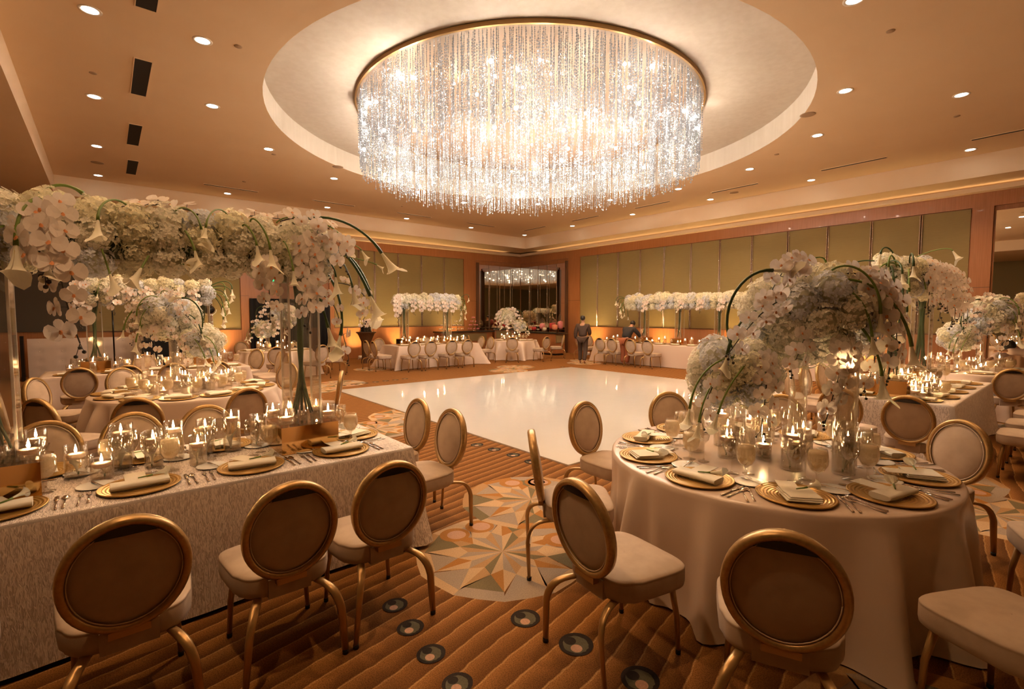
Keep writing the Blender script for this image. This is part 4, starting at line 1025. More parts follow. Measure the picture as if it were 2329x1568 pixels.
# --- round tables with a two level arrangement
def posy(x, y, s, near, pl, label, k=1.0, dz=0):
    """local x runs to the right as seen from the camera corner, y away from it"""
    t = empty('floral_centrepiece', (x, y, 0), AZ-PI/2); tag(t, label, 'flower arrangement')
    def tall(px, py, z1, r):
        v = t.matrix_basis.to_3x3() if False else Matrix.Rotation(AZ-PI/2, 3, 'Z'); q = v @ Vector((px, py, 0))
        e = empty('tall_cylinder_vase', (x+q.x, y+q.y, ZTAB+.001)); b = MB(); b.lathe([(.001, .01), (r-.004, .012), (r-.004, z1), (r, z1), (r, 0), (.001, 0)], 24, cap=False); b.obj('glass_wall', M['glass'], e)
        b = MB(); b.lathe([(r-.006, .014), (r-.006, z1*.7)], 20); b.obj('water', M['water'], e)
        reg(e, 'tall clear glass column under flowers', 'vase', pl, 'flower column vases')
    tall(s*.22*k, .0, .70*k+dz, .06); tall(-s*.22*k, -.04, .36*k+dz, .055)
    def dome(c, rx, rz, n, rh):
        b = MB(); b.ball(c, 1, 12, 0, (rx*.72, rx*.72, rz*.7)); b.obj('floral_foam', M['stem_dark'], t)
        for i in range(n):
            u = 1-2*(i+.5)/n; a = i*2.39996+.4; q = math.sqrt(1-u*u)
            tn = random.choice((0, 0, 1, 2)) if q*math.sin(a) < .5 else 0
            head(t, (c[0]+rx*.80*q*math.cos(a), c[1]+rx*.80*q*math.sin(a), c[2]+rz*.75*u), rh*random.uniform(.88, 1.1), tn)
    Z = lambda z: ZTAB + (z-ZTAB)*k + dz
    dome((s*.27*k, .0, Z(1.76)), .40*k, .33*k, 34, .135*k); dome((-s*.28*k, -.08, Z(1.37)), .27*k, .23*k, 20, .115*k)
    F = (0, -1, .15); si = near
    A = lambda X, Y, Zz: (s*X*k, Y*k, Z(Zz))
    for a in ((A(.1, -.25, 2.0), A(.05, -.3, 2.16), A(-.12, -.35, 2.1), A(-.22, -.35, 1.78), 12, 1.15), (A(-.05, -.3, 1.85), A(-.2, -.4, 1.85), A(-.33, -.4, 1.7), A(-.44, -.38, 1.52), 9, 1.1),
              (A(.3, -.2, 2.02), A(.55, -.3, 2.05), A(.66, -.3, 1.9), A(.66, -.3, 1.6), 12, 1.15), (A(.38, -.25, 1.98), A(.54, -.38, 1.95), A(.60, -.38, 1.7), A(.58, -.35, 1.38), 14, 1.15),
              (A(.28, -.3, 1.6), A(.3, -.42, 1.6), A(.22, -.42, 1.4), A(.18, -.38, 1.10), 12, 1.15), (A(.5, -.2, 1.7), A(.55, -.34, 1.65), A(.5, -.34, 1.4), A(.47, -.3, 1.28), 8, 1.1),
              (A(-.2, -.25, 1.5), A(-.2, -.42, 1.5), A(-.22, -.42, 1.3), A(-.24, -.4, 1.03), 11, 1.05), (A(-.35, -.2, 1.42), A(-.5, -.35, 1.42), A(-.55, -.35, 1.25), A(-.58, -.3, 1.08), 7, 1.0),
              (A(.55, .1, 1.85), A(.7, .1, 1.9), A(.74, .1, 1.6), A(.70, .1, 1.45), 9, 1.0), (A(.12, -.3, 1.7), A(.0, -.4, 1.6), A(-.02, -.4, 1.5), A(-.05, -.38, 1.42), 6, 1.0)):
        spray(t, bez(*a[:4], 12), a[4] if near else max(5, int(a[4]*.7)), a[5]*k, F, single=si)
    K = [(A(-.28, -.2, 1.42), A(-.17, -.35, 2.03), D(c1=A(-.56, -.3, 1.75), c2=A(-.36, -.35, 2.06), s=1.1, thick=.009, dark=True)),
         (A(.05, -.25, 1.72), A(-.44, -.35, 1.50), D(c1=A(-.12, -.35, 1.88), c2=A(-.40, -.35, 1.82), s=.9, thick=.008, dark=True)),
         (A(-.3, -.25, 1.48), A(-.67, -.35, 1.16), D(c1=A(-.45, -.3, 1.50), c2=A(-.64, -.35, 1.42), s=.95, thick=.006)),
         (A(-.25, -.3, 1.50), A(-.52, -.42, 1.14), D(c1=A(-.36, -.4, 1.42), c2=A(-.46, -.42, 1.35), s=.9, thick=.0055)),
         (A(-.4, -.25, 1.38), A(-.62, -.38, 1.08), D(c1=A(-.5, -.3, 1.36), c2=A(-.6, -.38, 1.25), s=.9, thick=.0055)),
         (A(.26, -.25, 2.04), A(.46, -.42, 1.76), D(c1=A(.34, -.3, 2.12), c2=A(.46, -.42, 2.0), s=1.05, thick=.007)),
         (A(.30, -.25, 1.98), A(.66, -.42, 1.56), D(c1=A(.48, -.36, 2.0), c2=A(.62, -.42, 1.78), s=1.05, thick=.008)),
         (A(.24, -.32, 1.92), A(.40, -.44, 1.62), D(c1=A(.34, -.4, 1.92), c2=A(.38, -.44, 1.78), s=1.0, thick=.006)),
         (A(.38, -.30, 1.72), A(.47, -.44, 1.38), D(c1=A(.40, -.4, 1.66), c2=A(.46, -.44, 1.5), s=1.3, thick=.008)),
         (A(.1, -.05, 1.98), A(.32, -.1, 2.10), D(up=.1, s=.8, thick=.005))]
    for p0, p1, kw in K:
        kw = dict(kw); kw['s'] *= k; calla(t, p0, p1, **kw)
    return t
def ring_chairs(cx, cy, dist, angs, pl):
    for a in angs:
        q = math.radians(a); chair(cx+dist*math.cos(q), cy+dist*math.sin(q), a+180, CH, pl, G+pl)
def ring_settings(cx, cy, r, angs, pl, full):
    for i, a in enumerate(angs):
        q = math.radians(a); setting(cx+(r-.22)*math.cos(q), cy+(r-.22)*math.sin(q), q+PI/2, pl, full, seed=i)
def ring_candles(cx, cy, n, r0, r1, pl, seed, hs=(.11, .16, .2, .24, .3), avoid=()):
    r = random.Random(seed); pts = []
    while len(pts) < n:
        a = r.random()*2*PI; q = r0+(r1-r0)*math.sqrt(r.random()); p = (cx+q*math.cos(a), cy+q*math.sin(a))
        if all((p[0]-b[0])**2+(p[1]-b[1])**2 > .125**2 for b in pts) and all((p[0]-b[0])**2+(p[1]-b[1])**2 > .13**2 for b in avoid): pts.append(p)
    for i, p in enumerate(pts): candle(p[0], p[1], ZTAB+.001, hs[i % len(hs)], .046, pl)

# --- near right round table
X8, Y8, R8 = 3.56, 1.47, 1.06
round_table(X8, Y8, R8, 'near right round banquet table under blush satin', 'blush satin floor-length cloth on the near right round table', 5, dents=(142, 176, 201, 97, 60, 14, 328, 246, 291))
posy(X8, Y8, 1, True, P8, 'large two-level hydrangea and orchid centrepiece, nearest on right')
for x, y, h, r in ((3.30, 1.62, .20, .052), (3.36, 1.22, .28, .056), (3.74, 1.66, .26, .05), (3.58, 1.80, .30, .05), (3.56, 1.50, .53, .060), (3.52, .98, .72, .058), (3.66, 1.00, .24, .05), (3.88, 1.34, .22, .05), (3.46, 1.44, .16, .048), (3.28, 1.84, .42, .052), (3.62, 1.28, .18, .045), (3.95, 1.62, .2, .05), (3.80, 1.86, .16, .045)): candle(x, y, ZTAB+.001, h, r, P8)
ang8 = [141, 176, 212, 248, 284, 322, 0, 38, 72, 104]
for i, a in enumerate((143, 178, 213, 249, 285, 322, 2, 38, 74, 108)):
    q = math.radians(a); setting(X8+.84*math.cos(q), Y8+.84*math.sin(q), q+PI/2, P8, 2, seed=i)
for tx, ty, fc, full in ((1.73, 1.59, -8, 'oval-back chair angled into the near right round table, seat in full view'), (2.25, 2.50, -41, 'oval-back chair seen edge-on at the left of the near round table'),
                         (3.39, 3.04, -88, 'upright oval-back chair with front cushion showing before the dance floor'), (1.90, .70, 24, 'oval-back chair turned away in front of the satin tablecloth')):
    chair_top(tx, ty, fc, '', '', G+P8, full)
chair_top(4.52, 2.86, 236, '', '', G+P8, 'oval-back chair beyond the near round table, half behind wine glasses')
chair_top(5.25, 2.02, 197, '', '', G+P8, 'oval-back chair behind the near round table candles')
chair_top(5.02, .62, 152, '', '', G+P8, 'oval-back chair with its front cushion right of the near round table')
chair(2.86, .17, 62, '', '', G+P8, 'chair seat filling the lower right corner of the photo')
chair(4.12, .02, 112, '', '', G+P8, 'chair seat cut by the right edge beside the satin tablecloth')

# --- left middle round table
X2, Y2, R2 = .84, 7.78, 1.06
round_table(X2, Y2, R2, 'round banquet table behind the near left table', 'blush satin cloth on the left middle round table', 8)
posy(X2, Y2, -1, False, P2, 'two-level hydrangea centrepiece on the left middle round table', k=.86, dz=.12)
ring_candles(X2, Y2, 15, .12, .5, P2, 3, avoid=())
ring_settings(X2, Y2, R2, (200, 228, 256, 284, 312, 340, 10, 45, 90, 135, 170), P2, 1)
for tx, ty, fc in ((.20, 5.95, 73), (1.18, 5.97, 100), (2.62, 7.0, 155), (2.4, 8.9, 215), (1.4, 9.6, 255), (.15, 9.55, 292), (-.75, 8.75, 330), (-.95, 7.6, 5), (-.55, 6.5, 42)):
    chair_top(tx, ty, fc, CH, P2, G+P2)

# --- left rear long table
rect_table(-.85, 2.15, 10.65, 11.85, 'long banquet table left, in front of the tufted panels', 'pale satin cloth on the left rear long table', M['satin'], seed=4)
s_, c_ = end_decor(1.95, 1, -1, 2.02, 1.0)
runner(.66, 11.25, 1.95, 0, (-.81, .81), 'on ' + P3, 'white hydrangea runner with callas on the left rear long table', s_, c_, zb=2.02, rhead=.135)
for i in range(16): candle(-.5+.155*i, 11.25+.22*math.sin(i*2.1) + (.24 if (abs(-.5+.155*i+.15) < .3 or abs(-.5+.155*i-1.47) < .3) and math.sin(i*2.1) > -.2 else (-.16 if (abs(-.5+.155*i+.15) < .3 or abs(-.5+.155*i-1.47) < .3) else 0)), ZTAB+.001, (.14, .2, .26, .3)[i % 4], .046, P3)
for i, x in enumerate((-.5, .1, .7, 1.3, 1.85)): setting(x, 10.89, 0, P3, 1, seed=i)
for x in (-.34, .25, .85, 1.5): chair_top(x, 9.95, 90, CH, P3, G+P3)
for y in (11.0, 11.55): chair_top(2.95, y, 180, CH + ' at its end', P3, G+P3)
for x in (-.2, .6, 1.4): chair_top(x, 12.6, 270, CH + ' across', P3, G+P3)

# --- round table by the black drapes
X4, Y4 = 3.78, 15.25
round_table(X4, Y4, .98, 'round banquet table before the black drapes', 'pale satin cloth on the round table by the black drapes', 9)
posy(X4, Y4, 1, False, P4, 'small two-level hydrangea centrepiece against the black drapes', k=.98)
ring_candles(X4, Y4, 11, .15, .5, P4, 6); ring_settings(X4, Y4, .98, (185, 220, 255, 290, 325), P4, 1)
for tx, ty, fc in ((3.35, 13.45, 77), (4.55, 13.55, 112), (2.15, 14.5, 25), (5.5, 14.4, 155), (5.62, 15.6, 190), (2.1, 16.1, 330), (3.2, 17.0, 287)): chair_top(tx, ty, fc, CH, P4, G+P4)
chair_top(2.75, 12.75, 215, '', '', G+P4, 'lone oval-back chair pulled out between the left round tables')

# --- long back left table
rect_table(7.2, 10.35, 14.3, 15.5, 'rectangular banquet table along the back left wall', 'pale cloth spreading at its corners on the long back left table', M['satin'], flare=.42, seed=6)
s_, c_ = end_decor(2.5, 1, -1, 2.04, 1.2)
runner(8.62, 14.9, 2.5, 0, (-.92, .78), 'on ' + P5, 'white flower runner on the long back left table', s_, c_, zb=2.04, rhead=.15)
for i in range(20):
    x = 7.45+.135*i; y = 14.68 + (.1 if i % 2 else -.08); candle(x, y, ZTAB+.001, (.16, .24, .2, .28)[i % 4], .05, P5)
for i, x in enumerate((7.5, 8.1, 8.7, 9.3, 9.9)): setting(x, 14.53, 0, P5, 1, seed=i)
for x in (7.36, 7.95, 8.73, 9.36): chair_top(x, 13.55, 90, CH, P5, G+P5)
for y in (14.55, 15.1): chair_top(6.42, y, 0, CH + ' at its end', P5, G+P5)
for y in (14.6, 15.2): chair_top(11.15, y, 180, CH + ' at right end', P5, G+P5)
for x in (7.4, 8.3, 9.3, 10.0): chair_top(x, 16.25, 270, CH + ' across', P5, G+P5)

# --- round mirror corner table
X6, Y6 = 12.75, 15.25
round_table(X6, Y6, .98, 'round banquet table in front of the corner mirrors', 'pale satin cloth on the round mirror corner table', 12)
posy(X6, Y6, -1, False, P6, 'golden-lit hydrangea centrepiece in front of the corner mirrors', k=.95)
ring_candles(X6, Y6, 10, .15, .5, P6, 9); ring_settings(X6, Y6, .98, (190, 225, 260, 295), P6, 1)
for tx, ty, fc in ((11.55, 13.85, 50), (12.9, 13.4, 95), (14.4, 13.95, 140), (11.2, 16.2, 330)): chair_top(tx, ty, fc, CH, P6, G+P6)

# --- long right wall table
rect_table(14.42, 15.62, 4.4, 12.35, 'very long banquet table along the right wall', 'plain white cloth on the very long table at the right wall', M['satin'], seed=7)
s_, c_ = end_decor(5.6, 1, 1, 2.05, 1.15)
runner(15.0, 8.45, 5.6, PI/2, (2.05, .65, -.75, -2.1), 'on ' + P7, 'longest white flower runner, along the right wall', s_, c_, zb=2.05, rhead=.165, Wd=.46)
for i in range(30): candle(14.72 + .09*(i % 2), 12.0-.25*i+.02*math.sin(i*3), ZTAB+.001, (.15, .22, .27, .19)[i % 4], .05, P7)
for i, y in enumerate((12.0, 11.4, 10.8, 10.2, 9.6, 9.0, 8.4, 7.8)): setting(14.66 if False else 14.6, y, -PI/2, P7, 0, seed=i)
for y in (11.5, 10.97, 10.17, 9.5): chair_top(13.7, y, 0, CH, P7, G+P7)
chair_top(14.55, 13.3, 270, CH + ' at its end', P7, G+P7); chair_top(15.2, 13.35, 270, CH + ' at its end', P7, G+P7)

# --- middle right long table
rect_table(7.05, 10.0, .96, 2.2, 'long banquet table behind the near right round table', 'blush pintuck tablecloth on the middle right long table', M['pintuck'], flare=.13, seed=9)
s_, c_ = end_decor(1.95, -1, -1, 2.06, 1.2, n=11)
s_ += [(((-.6+.3*k, -.2, 2.36), (-.5+.3*k, -.42, 2.4), (-.4+.3*k, -.52, 2.1), (-.35+.3*k, -.5, 1.72)), 13, 1.2, (-.7, -1, .2)) for k in range(4)]
c_ += [(((-.8, .1, 2.36), (-1.1, .45, 2.33)), D(up=.12, s=1.3, thick=.009, dark=True)), (((-.8, 0, 2.3), (-1.15, .3, 2.0)), D(up=.15, s=1.1, thick=.008, dark=True)), (((-.85, -.1, 2.2), (-1.1, -.12, 1.65)), D(up=.15, s=1.4, thick=.012, dark=True)),
       (((-.8, 0, 2.4), (-1.0, .12, 2.50)), D(up=.15, s=1.4, thick=.009, dark=True)), (((-.6, -.1, 2.42), (-.7, -.5, 2.5)), D(up=.08, s=1.1, thick=.006))]
runner(8.32, 1.62, 1.95, 0, (-.82, .7), 'on ' + P9, 'white runner with orchid cascade seen end-on at right', s_, c_, zb=2.06, rhead=.13)
for i in range(22):
    x = 7.2+.12*(i % 11); y = 1.62+(.31 if i < 11 else -.30)+.05*math.sin(i*4); candle(x if i < 11 else x+.02, y, ZTAB+.001, (.14, .2, .26, .17)[i % 4], .046, P9)
for dx, dy in ((-.14, .14), (-.14, -.14), (.14, .14), (.14, -.14)): candle(7.5+dx, 1.62+dy, ZB+.001, .11, .046, P9)
for i, y in enumerate((1.28, 1.88)): setting(7.30, y, -PI/2, P9, 1, seed=i)
for i, x in enumerate((7.75, 8.35, 8.95, 9.55)): setting(x, 1.20, 0, P9, 1, seed=i+1); setting(x, 1.96, PI, P9, 1, seed=i+2)
chair_top(6.22, 1.80, 0, '', '', G+P9, 'oval-back chair turned away at the middle right table, left corner')
chair_top(6.12, 1.18, 0, '', '', G+P9, 'oval-back chair, back turned, just above the near round table goblets')
for x in (7.55, 8.35, 9.2): chair(x, .42, 90, 'chair seat jutting in from right', P9, G+P9)
for x in (7.9, 8.6, 9.3): chair_top(x, 3.0, 270, CH + ' across', P9, G+P9)

# --- far right round table
X10, Y10 = 12.15, 1.5
round_table(X10, Y10, 1.02, 'round banquet table far right by the wood pillar', 'pale satin cloth on the far right round table', 15)
posy(X10, Y10, 1, False, P10, 'two-level hydrangea centrepiece on the far right round table')
ring_candles(X10, Y10, 14, .15, .55, P10, 12); ring_settings(X10, Y10, 1.02, (165, 200, 235, 270, 305), P10, 1)
for tx, ty, fc in ((10.35, 1.9, 350), (10.9, .0, 50), (11.2, 3.2, 300), (12.6, 3.35, 255)): chair_top(tx, ty, fc, CH, P10, G+P10)
chair_top(10.45, .78, 22, '', '', G+P10, 'shadowed oval-back chair at right edge with a black garment on it')
# garment on that chair's seat
b = MB(); n = 9; vs = []
rg = random.Random(3)
for i in range(n):
    for j in range(n):
        u, v = i/(n-1)-.5, j/(n-1)-.5; vs.append((u*.34, v*.34, .05+.10*math.exp(-6*(u*u+v*v))+.03*rg.random()))
b.add(vs, [(i*n+j, (i+1)*n+j, (i+1)*n+j+1, i*n+j+1) for i in range(n-1) for j in range(n-1)])
b.add([(x, y, .0) for x, y in ((-.17, -.17), (.17, -.17), (.17, .17), (-.17, .17))], [(0, 1, 2, 3)])
gm = b.obj('folded_garment', M['black']); gm.location = (10.76, .92, .495); gm.modifiers.new('s', 'SOLIDIFY').thickness = .01
tag(gm, 'black folded garment heaped on a chair seat at far right', 'garment')

# ------------------------------------------------------------------ along the walls
def tuft(x, w, label):
    t = empty('tufted_panel', (x, 18.3, 0)); tag(t, label, 'partition', 'tufted leather panels')
    b = MB(); nx, nz = 22, 16; vs = []
    btn = [((i+.5)/3*w-w/2, .25+.26*j) for i in range(3) for j in range(4)]
    for j in range(nz+1):
        for i in range(nx+1):
            px, pz = -w/2+w*i/nx, 1.12*j/nz; d = min(math.hypot(px-bx, pz-bz) for bx, bz in btn)
            e = min(1, 6*min(i, nx-i)/nx)*min(1, 6*min(j, nz-j)/nz); vs.append((px, -.03*e*(1-math.exp(-(d/.07)**2)), pz))
    b.add(vs, [(j*(nx+1)+i, j*(nx+1)+i+1, (j+1)*(nx+1)+i+1, (j+1)*(nx+1)+i) for j in range(nz) for i in range(nx)])
    b.box((0, .05, .56), (w, .09, 1.12)); b.obj('padding', M['tuft'], t, sharp=50)
    for bx, bz in btn: b = MB(); b.ball((bx, -.004, bz), .014, 8, 0, (1, .5, 1)); b.obj('button', M['tuft'], t)
tuft(-.95, 1.36, 'tufted blush leather panel, widest one at far left'); tuft(.38, 1.26, 'tufted blush leather panel right of the widest one')
b = MB(); b.box((-1.72, 18.25, .6), (.07, .2, 1.2)); tag(b.obj('partition_post', M['blackgloss'], smooth=False), 'black post at the left edge of the tufted panels', 'post')
def stage_light(x, y, z, label):
    t = empty('stage_light', (x, y, 0)); tag(t, label, 'stage light')
    b = MB(); b.tube([(0, 0, 0), (0, 0, z-.2)], .02, 8); b.obj('stand', M['blackgloss'], t)
    b = MB(); b.lathe([(.001, 0), (.22, 0), (.22, .03), (.03, .05)], 20); b.obj('base', M['blackgloss'], t)
    b = MB(); b.ball((0, 0, z), .16, 14, 0, (1, 1, .85)); b.obj('lamp_head', M['blackgloss'], t)
    b = MB(); b.tube([(.19*math.cos(a), -.02, z+.17*math.sin(a)) for a in [PI+PI*i/12 for i in range(13)]], .012, 6); b.obj('yoke', M['white'], t)
stage_light(.16, 17.6, 2.75, 'black round lamp head above the rear left flower runner'); stage_light(2.45, 17.4, 1.93, 'black round lamp head beside the left centrepiece')
t = empty('dj_booth', (1.45, 17.9, 0)); tag(t, 'black equipment booth behind the left tables', 'booth')
b = MB(); b.box((0, 0, .5), (1.3, .6, 1.0)); b.obj('cabinet', M['black'], t, smooth=False)
for s in (-.4, .35): b = MB(); b.box((s, 0, 1.13), (.42, .4, .24)); b.obj('equipment_case', M['blackgloss'], t, smooth=False)
b = MB(); b.box((0, .1, 1.5), (.5, .05, .34)); b.box((0, .1, 1.3), (.05, .05, .14)); b.obj('monitor', M['blackgloss'], t, smooth=False)
def uplight(x, y, tx, ty, label):
    t = empty('uplight', (x, y, 0)); tag(t, label, 'uplight', 'uplights by the walls')
    b = MB(); b.lathe([(.07, .03), (.075, .12), (.06, .15), (.001, .15)], 16); b.obj('housing', M['white'], t)
    b = MB(); b.tube([(-.09, 0, 0), (-.07, 0, .05), (-.05, 0, .1)], .012, 6); b.tube([(.09, 0, 0), (.07, 0, .05), (.05, 0, .1)], .012, 6); b.obj('bracket', M['white'], t)
    ld = bpy.data.lights.new('uplight_lamp', 'SPOT'); ld.energy = P_UP; ld.color = (1, .66, .27); ld.spot_size = math.radians(95); ld.spot_blend = 1; ld.shadow_soft_size = .05
    lo = bpy.data.objects.new('uplight_lamp', ld); S.collection.objects.link(lo); lo.parent = t; lo.location = (0, 0, .17)
    d = Vector((tx, ty, 1.1)); lo.rotation_euler = (-d).to_track_quat('Z', 'Y').to_euler()
uplight(7.75, 18.75, .1, .5, 'small white uplight on the carpet by the left wall')
uplight(9.75, 18.85, .0, .45, 'uplight behind the long back left table'); uplight(3.0, 18.8, -.1, .45, 'uplight by the doorway wall, left of the drapes')
for y, w in ((14.22, 'nearest the corner'), (10.87, 'behind the long flower runner'), (8.0, 'behind the tall centrepiece'), (4.2, 'hidden behind the right tables')): uplight(16.2, y, .42, 0, 'uplight at the right wall ' + w)
uplight(12.3, 18.9, 0, .45, 'uplight at the left wall close to the wood pillar')
# pedestal with potted orchids
t = empty('corner_pedestal', (7.35, 17.2, 0)); tag(t, 'dark flared pedestal holding white orchids', 'pedestal')
b = MB(); b.lathe([(.20, 0), (.16, .3), (.18, .8), (.30, 1.08), (.36, 1.12), (.36, 1.15), (.001, 1.15)], 24); b.obj('column', M['wood_dark'], t, sharp=50)
t = empty('potted_orchid', (7.35, 17.2, 1.152)); tag(t, 'white orchids in a dark square pot on the pedestal', 'plant')
b = MB(); b.box((0, 0, .09), (.3, .3, .18)); b.obj('pot', M['blackgloss'], t, smooth=False)
for k in range(3): spray(t, bez((0, 0, .15), (.05, -.05, .42), (-.12+.16*k, -.15, .45), (-.32+.24*k, -.28, .12), 10), 6, 1.6, (0, -1, .3), single=False)
# dessert counters in the mirror corner
def console(x, y, w, dpt, rz, label, mat='stone', h=1.0):
    t = empty('dessert_counter', (x, y, 0), rz); tag(t, label, 'counter')
    b = MB(); b.box((0, 0, h-.03), (w, dpt, .06)); b.obj('counter_top', M[mat], t, smooth=False)
    b = MB(); b.box((0, .04, (h-.06)/2+.04), (w-.1, dpt-.16, h-.14)); b.obj('cabinet', M['wood'], t, smooth=False)
    b = MB(); b.box((0, -dpt/2+.10, h-.28), (w*.72, .03, .34)); b.obj('slatted_panel', M['olive'], t, smooth=False)
    b = MB(); b.box((0, 0, .03), (w-.2, dpt-.25, .06)); b.obj('plinth', M['blackgloss'], t, smooth=False)
console(15.35, 16.3, .7, 2.6, 0, 'dark stone topped dessert counter right of the corner mirrors')
console(12.5, 18.35, 2.9, .7, 0, 'dark stone topped dessert counter left of the corner mirrors', h=1.05)
console(14.7, 18.2, 1.0, .8, -.78, 'small dark dessert stand in the mirror corner', h=1.12)
def jar(x, y, z, h, r, col, label, lid=True, cat='jar'):
    t = empty('apothecary_jar', (x, y, z+.001)); tag(t, label, cat, 'dessert jars')
    b = MB(); b.lathe([(.001, .0), (r*.6, .0), (r*.25, .02), (r*.25, h*.15), (r*.9, h*.25), (r, h*.4), (r, h*.8), (r*.7, h)], 16, cap=False); b.obj('glass_wall', M['glass'], t)
    b = MB(); b.lathe([(.001, h*.2), (r*.85, h*.27), (r*.95, h*.4), (r*.95, h*.66), (.001, h*.72)], 14); b.obj('sweets', M[col], t)
    if lid: b = MB(); b.lathe([(r*.72, h), (r*.5, h*1.08), (.012, h*1.16), (.02, h*1.22), (.001, h*1.27)], 14); b.obj('lid', M['glass'], t)
for a in ((15.5, 17.25, .36, .11, 'coral', 'low round bowl of coral sweets'), (15.1, 16.55, .32, .12, 'red', 'jar of dark red sweets behind the coral bowl'), (15.3, 16.2, .55, .14, 'pink', 'tall glass of bright pink sweets'),
          (15.15, 15.9, .30, .10, 'cake', 'small jar of pale sweets on the right counter'), (15.35, 15.6, .60, .15, 'red', 'lidded jar of red and white sweets'), (15.2, 15.3, .50, .13, 'coral', 'jar of orange sweets at the right counter end'), (15.45, 15.2, .72, .12, 'pink', 'tallest pink jar at the right counter end')): jar(a[0], a[1], 1.0, *a[2:])
jar(14.55, 18.0, 1.12, .42, .15, 'red', 'lidded jar of dark red sweets before the mirror')
jar(14.95, 18.3, 1.12, .34, .12, 'cake', 'small jar of pale sweets before the mirror')
def cake_stand(x, y, z, tiers, label, col):
    t = empty('tiered_cake_stand', (x, y, z+.001)); tag(t, label, 'cake stand', 'cake stands')
    b = MB(); b.lathe([(.001, 0), (.10, 0), (.02, .02), (.015, .04)], 14); b.tube([(0, 0, 0), (0, 0, .17*tiers)], .012, 8); b.obj('stem', M['silver'], t)
    for k in range(tiers):
        r = .30-.06*k; q = .06+.17*k
        b = MB(); b.lathe([(.001, q), (r, q), (r, q+.012), (.001, q+.012)], 24); pl = b.obj('tier', M['glass'], t)
        b = MB()
        for i in range(int(9-2*k)):
            a = 2*PI*i/(9-2*k); b.ball(((r-.06)*math.cos(a), (r-.06)*math.sin(a), q+.04), .035, 8, 0, (1, 1, .8))
        b.obj('pastries', M[col], t)
cake_stand(12.95, 18.3, 1.05, 4, 'pink topped tiered cake stand beside the left pillar', 'pink'); cake_stand(12.1, 18.35, 1.05, 3, 'tiered stand of cream pastries on the left counter', 'cake')
cake_stand(11.45, 18.35, 1.05, 2, 'low tiered pastry stand at the left counter end', 'cake'); cake_stand(15.35, 16.85, 1.0, 2, 'low pastry stand on the right dessert counter', 'cake')
jar(15.0, 12.9+.0, ZTAB, .42, .10, 'red', 'footed glass of red sweets by the long right table', cat='jar') if False else None

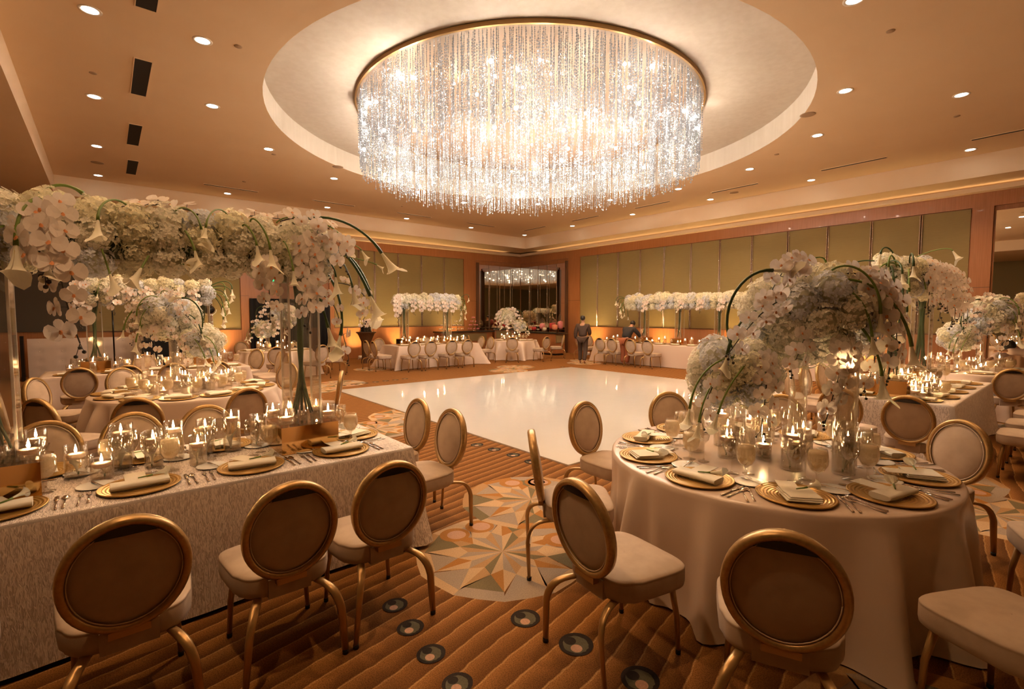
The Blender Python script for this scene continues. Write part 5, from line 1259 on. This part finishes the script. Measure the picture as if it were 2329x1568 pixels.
# ------------------------------------------------------------------ people
def skin_mesh(name, joints, edges, mat, parent, root):
    names = list(joints); me = bpy.data.meshes.new(name); me.from_pydata([joints[n][0] for n in names], [(names.index(a), names.index(b)) for a, b in edges], [])
    me.materials.append(mat)
    o = bpy.data.objects.new(name, me); S.collection.objects.link(o); o.parent = parent
    o.modifiers.new('skin', 'SKIN'); sv = me.skin_vertices[0].data
    for i, n in enumerate(names):
        r = joints[n][1]; sv[i].radius = r if isinstance(r, tuple) else (r, r); sv[i].use_root = (n == root)
    sb = o.modifiers.new('sub', 'SUBSURF'); sb.levels = 1; sb.render_levels = 2
    o.modifiers['skin'].use_smooth_shade = True
    return o
def person(loc, rz, J, top, bottom, label, skirt=False):
    t = empty('person', loc, rz); tag(t, label, 'person')
    bones = [('pelvis', 'waist'), ('waist', 'chest'), ('chest', 'neck'), ('neck', 'jaw'), ('jaw', 'crown')]
    for s in 'lr': bones += [('chest', 'sh'+s), ('sh'+s, 'el'+s), ('el'+s, 'wr'+s), ('wr'+s, 'hand'+s), ('pelvis', 'hip'+s), ('hip'+s, 'kn'+s), ('kn'+s, 'an'+s), ('an'+s, 'toe'+s)]
    R = dict(pelvis=(.12, .09), waist=(.10, .08), chest=(.155, .11), neck=.052, jaw=(.070, .082), crown=(.075, .088), sh=.062, el=.043, wr=.028, hand=.035, hip=.085, kn=.058, an=.038, toe=.035)
    jr = {k: (Vector(v), R[k if k in R else k[:-1]]) for k, v in J.items()}
    skin_mesh('body', jr, bones, M['skin'], t, 'pelvis')
    grow = lambda k, d: (jr[k][0], tuple(x+d+(.028 if k in ('pelvis', 'waist') else 0) for x in (jr[k][1] if isinstance(jr[k][1], tuple) else (jr[k][1],)*2)))
    up = ['pelvis', 'waist', 'chest', 'shl', 'ell', 'wrl', 'shr', 'elr', 'wrr']
    skin_mesh('jacket', {k: grow(k, .032) for k in up}, [e for e in bones if e[0] in up and e[1] in up], top, t, 'pelvis')
    lo = ['pelvis', 'hipl', 'knl', 'anl', 'hipr', 'knr', 'anr']
    skin_mesh('skirt' if skirt else 'trousers', {k: grow(k, .05 if skirt and k[:2] in ('hi', 'kn') else .03) for k in lo}, [e for e in bones if e[0] in lo and e[1] in lo], bottom, t, 'pelvis')
    c = jr['crown'][0]; a = (c-jr['jaw'][0]).normalized()
    b = MB(); b.ball(tuple(c+a*.02+Vector((0, -.03, .0))), .105, 14, 0, (.86, 1.0, .95)); b.obj('hair', M['hair'], t)
    b = MB(); f = jr['jaw'][0]+a*.05
    b.ball(tuple(f+Vector((0, .098, 0))), .016, 8, 0, (.8, 1.2, 1.2)); b.obj('nose', M['skin'], t)
    for s in (-1, 1): b = MB(); b.ball(tuple(f+Vector((s*.03, .082, .03))), .010, 8); b.obj('eye', M['hair'], t)
    for s in 'lr':
        h = jr['hand'+s][0]; w = jr['wr'+s][0]; dd = (h-w).normalized(); sd = dd.cross(Vector((0, 0, 1))).normalized() if abs(dd.z) < .9 else Vector((0, 1, 0))
        b = MB()
        for k, L in enumerate((.07, .08, .075, .06)): p = h+dd*.01+sd*(.03-.02*k); b.tube([p, p+dd*L*.6, p+dd*L-Vector((0, 0, .015))], [.009, .008, .006], 6)
        b.tube([h-dd*.01+sd*.03, h+sd*.055+dd*.03, h+sd*.06+dd*.055], [.010, .009, .007], 6); b.obj('fingers', M['skin'], t)
    return t
walk = dict(pelvis=(0, 0, .95), waist=(0, .01, 1.12), chest=(0, .0, 1.33), neck=(0, .01, 1.48), jaw=(0, .03, 1.56), crown=(0, .02, 1.64), shl=(-.19, 0, 1.38), ell=(-.26, -.05, 1.12), wrl=(-.27, .06, .90), handl=(-.27, .10, .84),
            shr=(.19, 0, 1.38), elr=(.25, .04, 1.12), wrr=(.20, .26, 1.06), handr=(.18, .34, 1.07), hipl=(-.1, 0, .88), knl=(-.11, .14, .50), anl=(-.11, .06, .09), toel=(-.12, .20, .035), hipr=(.1, 0, .88), knr=(.11, -.02, .48), anr=(.11, -.24, .12), toer=(.11, -.12, .035))
person((13.3, 11.95, 0), math.radians(-60), walk, M['uniform'], M['uniform'], 'person in dark brown uniform walking past the right wall table')
lean = dict(pelvis=(0, -.05, .92), waist=(0, .02, 1.08), chest=(0, .17, 1.24), neck=(0, .27, 1.35), jaw=(0, .34, 1.40), crown=(0, .39, 1.46), shl=(-.19, .19, 1.27), ell=(-.24, .36, 1.08), wrl=(-.18, .54, .98), handl=(-.16, .60, .94),
            shr=(.19, .19, 1.27), elr=(.24, .38, 1.10), wrr=(.16, .56, 1.0), handr=(.14, .62, .96), hipl=(-.1, -.06, .86), knl=(-.10, .0, .48), anl=(-.1, -.06, .09), toel=(-.1, .08, .035), hipr=(.1, -.06, .86), knr=(.10, -.02, .48), anr=(.1, -.08, .09), toer=(.1, .06, .035))
person((14.02, 10.57, 0), math.radians(-90), lean, M['darkshirt'], M['rust'], 'person in black top and rust skirt leaning over the right wall table', True)
bend = dict(pelvis=(0, -.12, .92), waist=(0, .06, 1.04), chest=(0, .28, 1.12), neck=(0, .42, 1.16), jaw=(0, .50, 1.16), crown=(0, .58, 1.20), shl=(-.19, .30, 1.14), ell=(-.24, .52, 1.10), wrl=(-.20, .78, 1.12), handl=(-.19, .86, 1.12),
            shr=(.19, .30, 1.14), elr=(.24, .50, 1.02), wrr=(.18, .70, .96), handr=(.17, .77, .93), hipl=(-.1, -.12, .86), knl=(-.10, -.03, .48), anl=(-.1, -.1, .09), toel=(-.1, .04, .035), hipr=(.1, -.12, .86), knr=(.10, -.05, .48), anr=(.1, -.12, .09), toer=(.1, .02, .035))
person((12.93, .60, 0), math.radians(44), bend, M['shirt'], M['darkshirt'], 'person in pale pink shirt reaching over the far right table')

# ------------------------------------------------------------------ labels: the things on one table are told apart by their order
ORD = ['first', 'second', 'third', 'fourth', 'fifth', 'sixth', 'seventh', 'eighth', 'ninth', 'tenth', 'eleventh', 'twelfth', 'thirteenth', 'fourteenth', 'fifteenth',
       'sixteenth', 'seventeenth', 'eighteenth', 'nineteenth', 'twentieth']
TENS = {2: 'twenty', 3: 'thirty', 4: 'forty', 5: 'fifty', 6: 'sixty', 7: 'seventy', 8: 'eighty'}
def ordinal(i):
    if i < 20: return ORD[i]
    n = i+1
    return (TENS[n//10] + '-' + ORD[n % 10 - 1]) if n % 10 else {20: 'twentieth', 30: 'thirtieth', 40: 'fortieth', 50: 'fiftieth', 60: 'sixtieth', 70: 'seventieth', 80: 'eightieth'}[n]
bpy.context.view_layer.update()
buckets = {}
for o, desc, pl in REG: buckets.setdefault((desc, pl), []).append(o)
for (desc, pl), lst in buckets.items():
    prep = 'in' if pl.startswith('the ceiling') else ('at' if lst[0]['category'] == 'chair' else 'on')
    lst.sort(key=lambda o: proj(o.matrix_world.translation)[0])
    for i, o in enumerate(lst):
        o['label'] = f'{desc} {prep} {pl}' if len(lst) == 1 else f'{desc}, {ordinal(i)} from left {prep} {pl}'
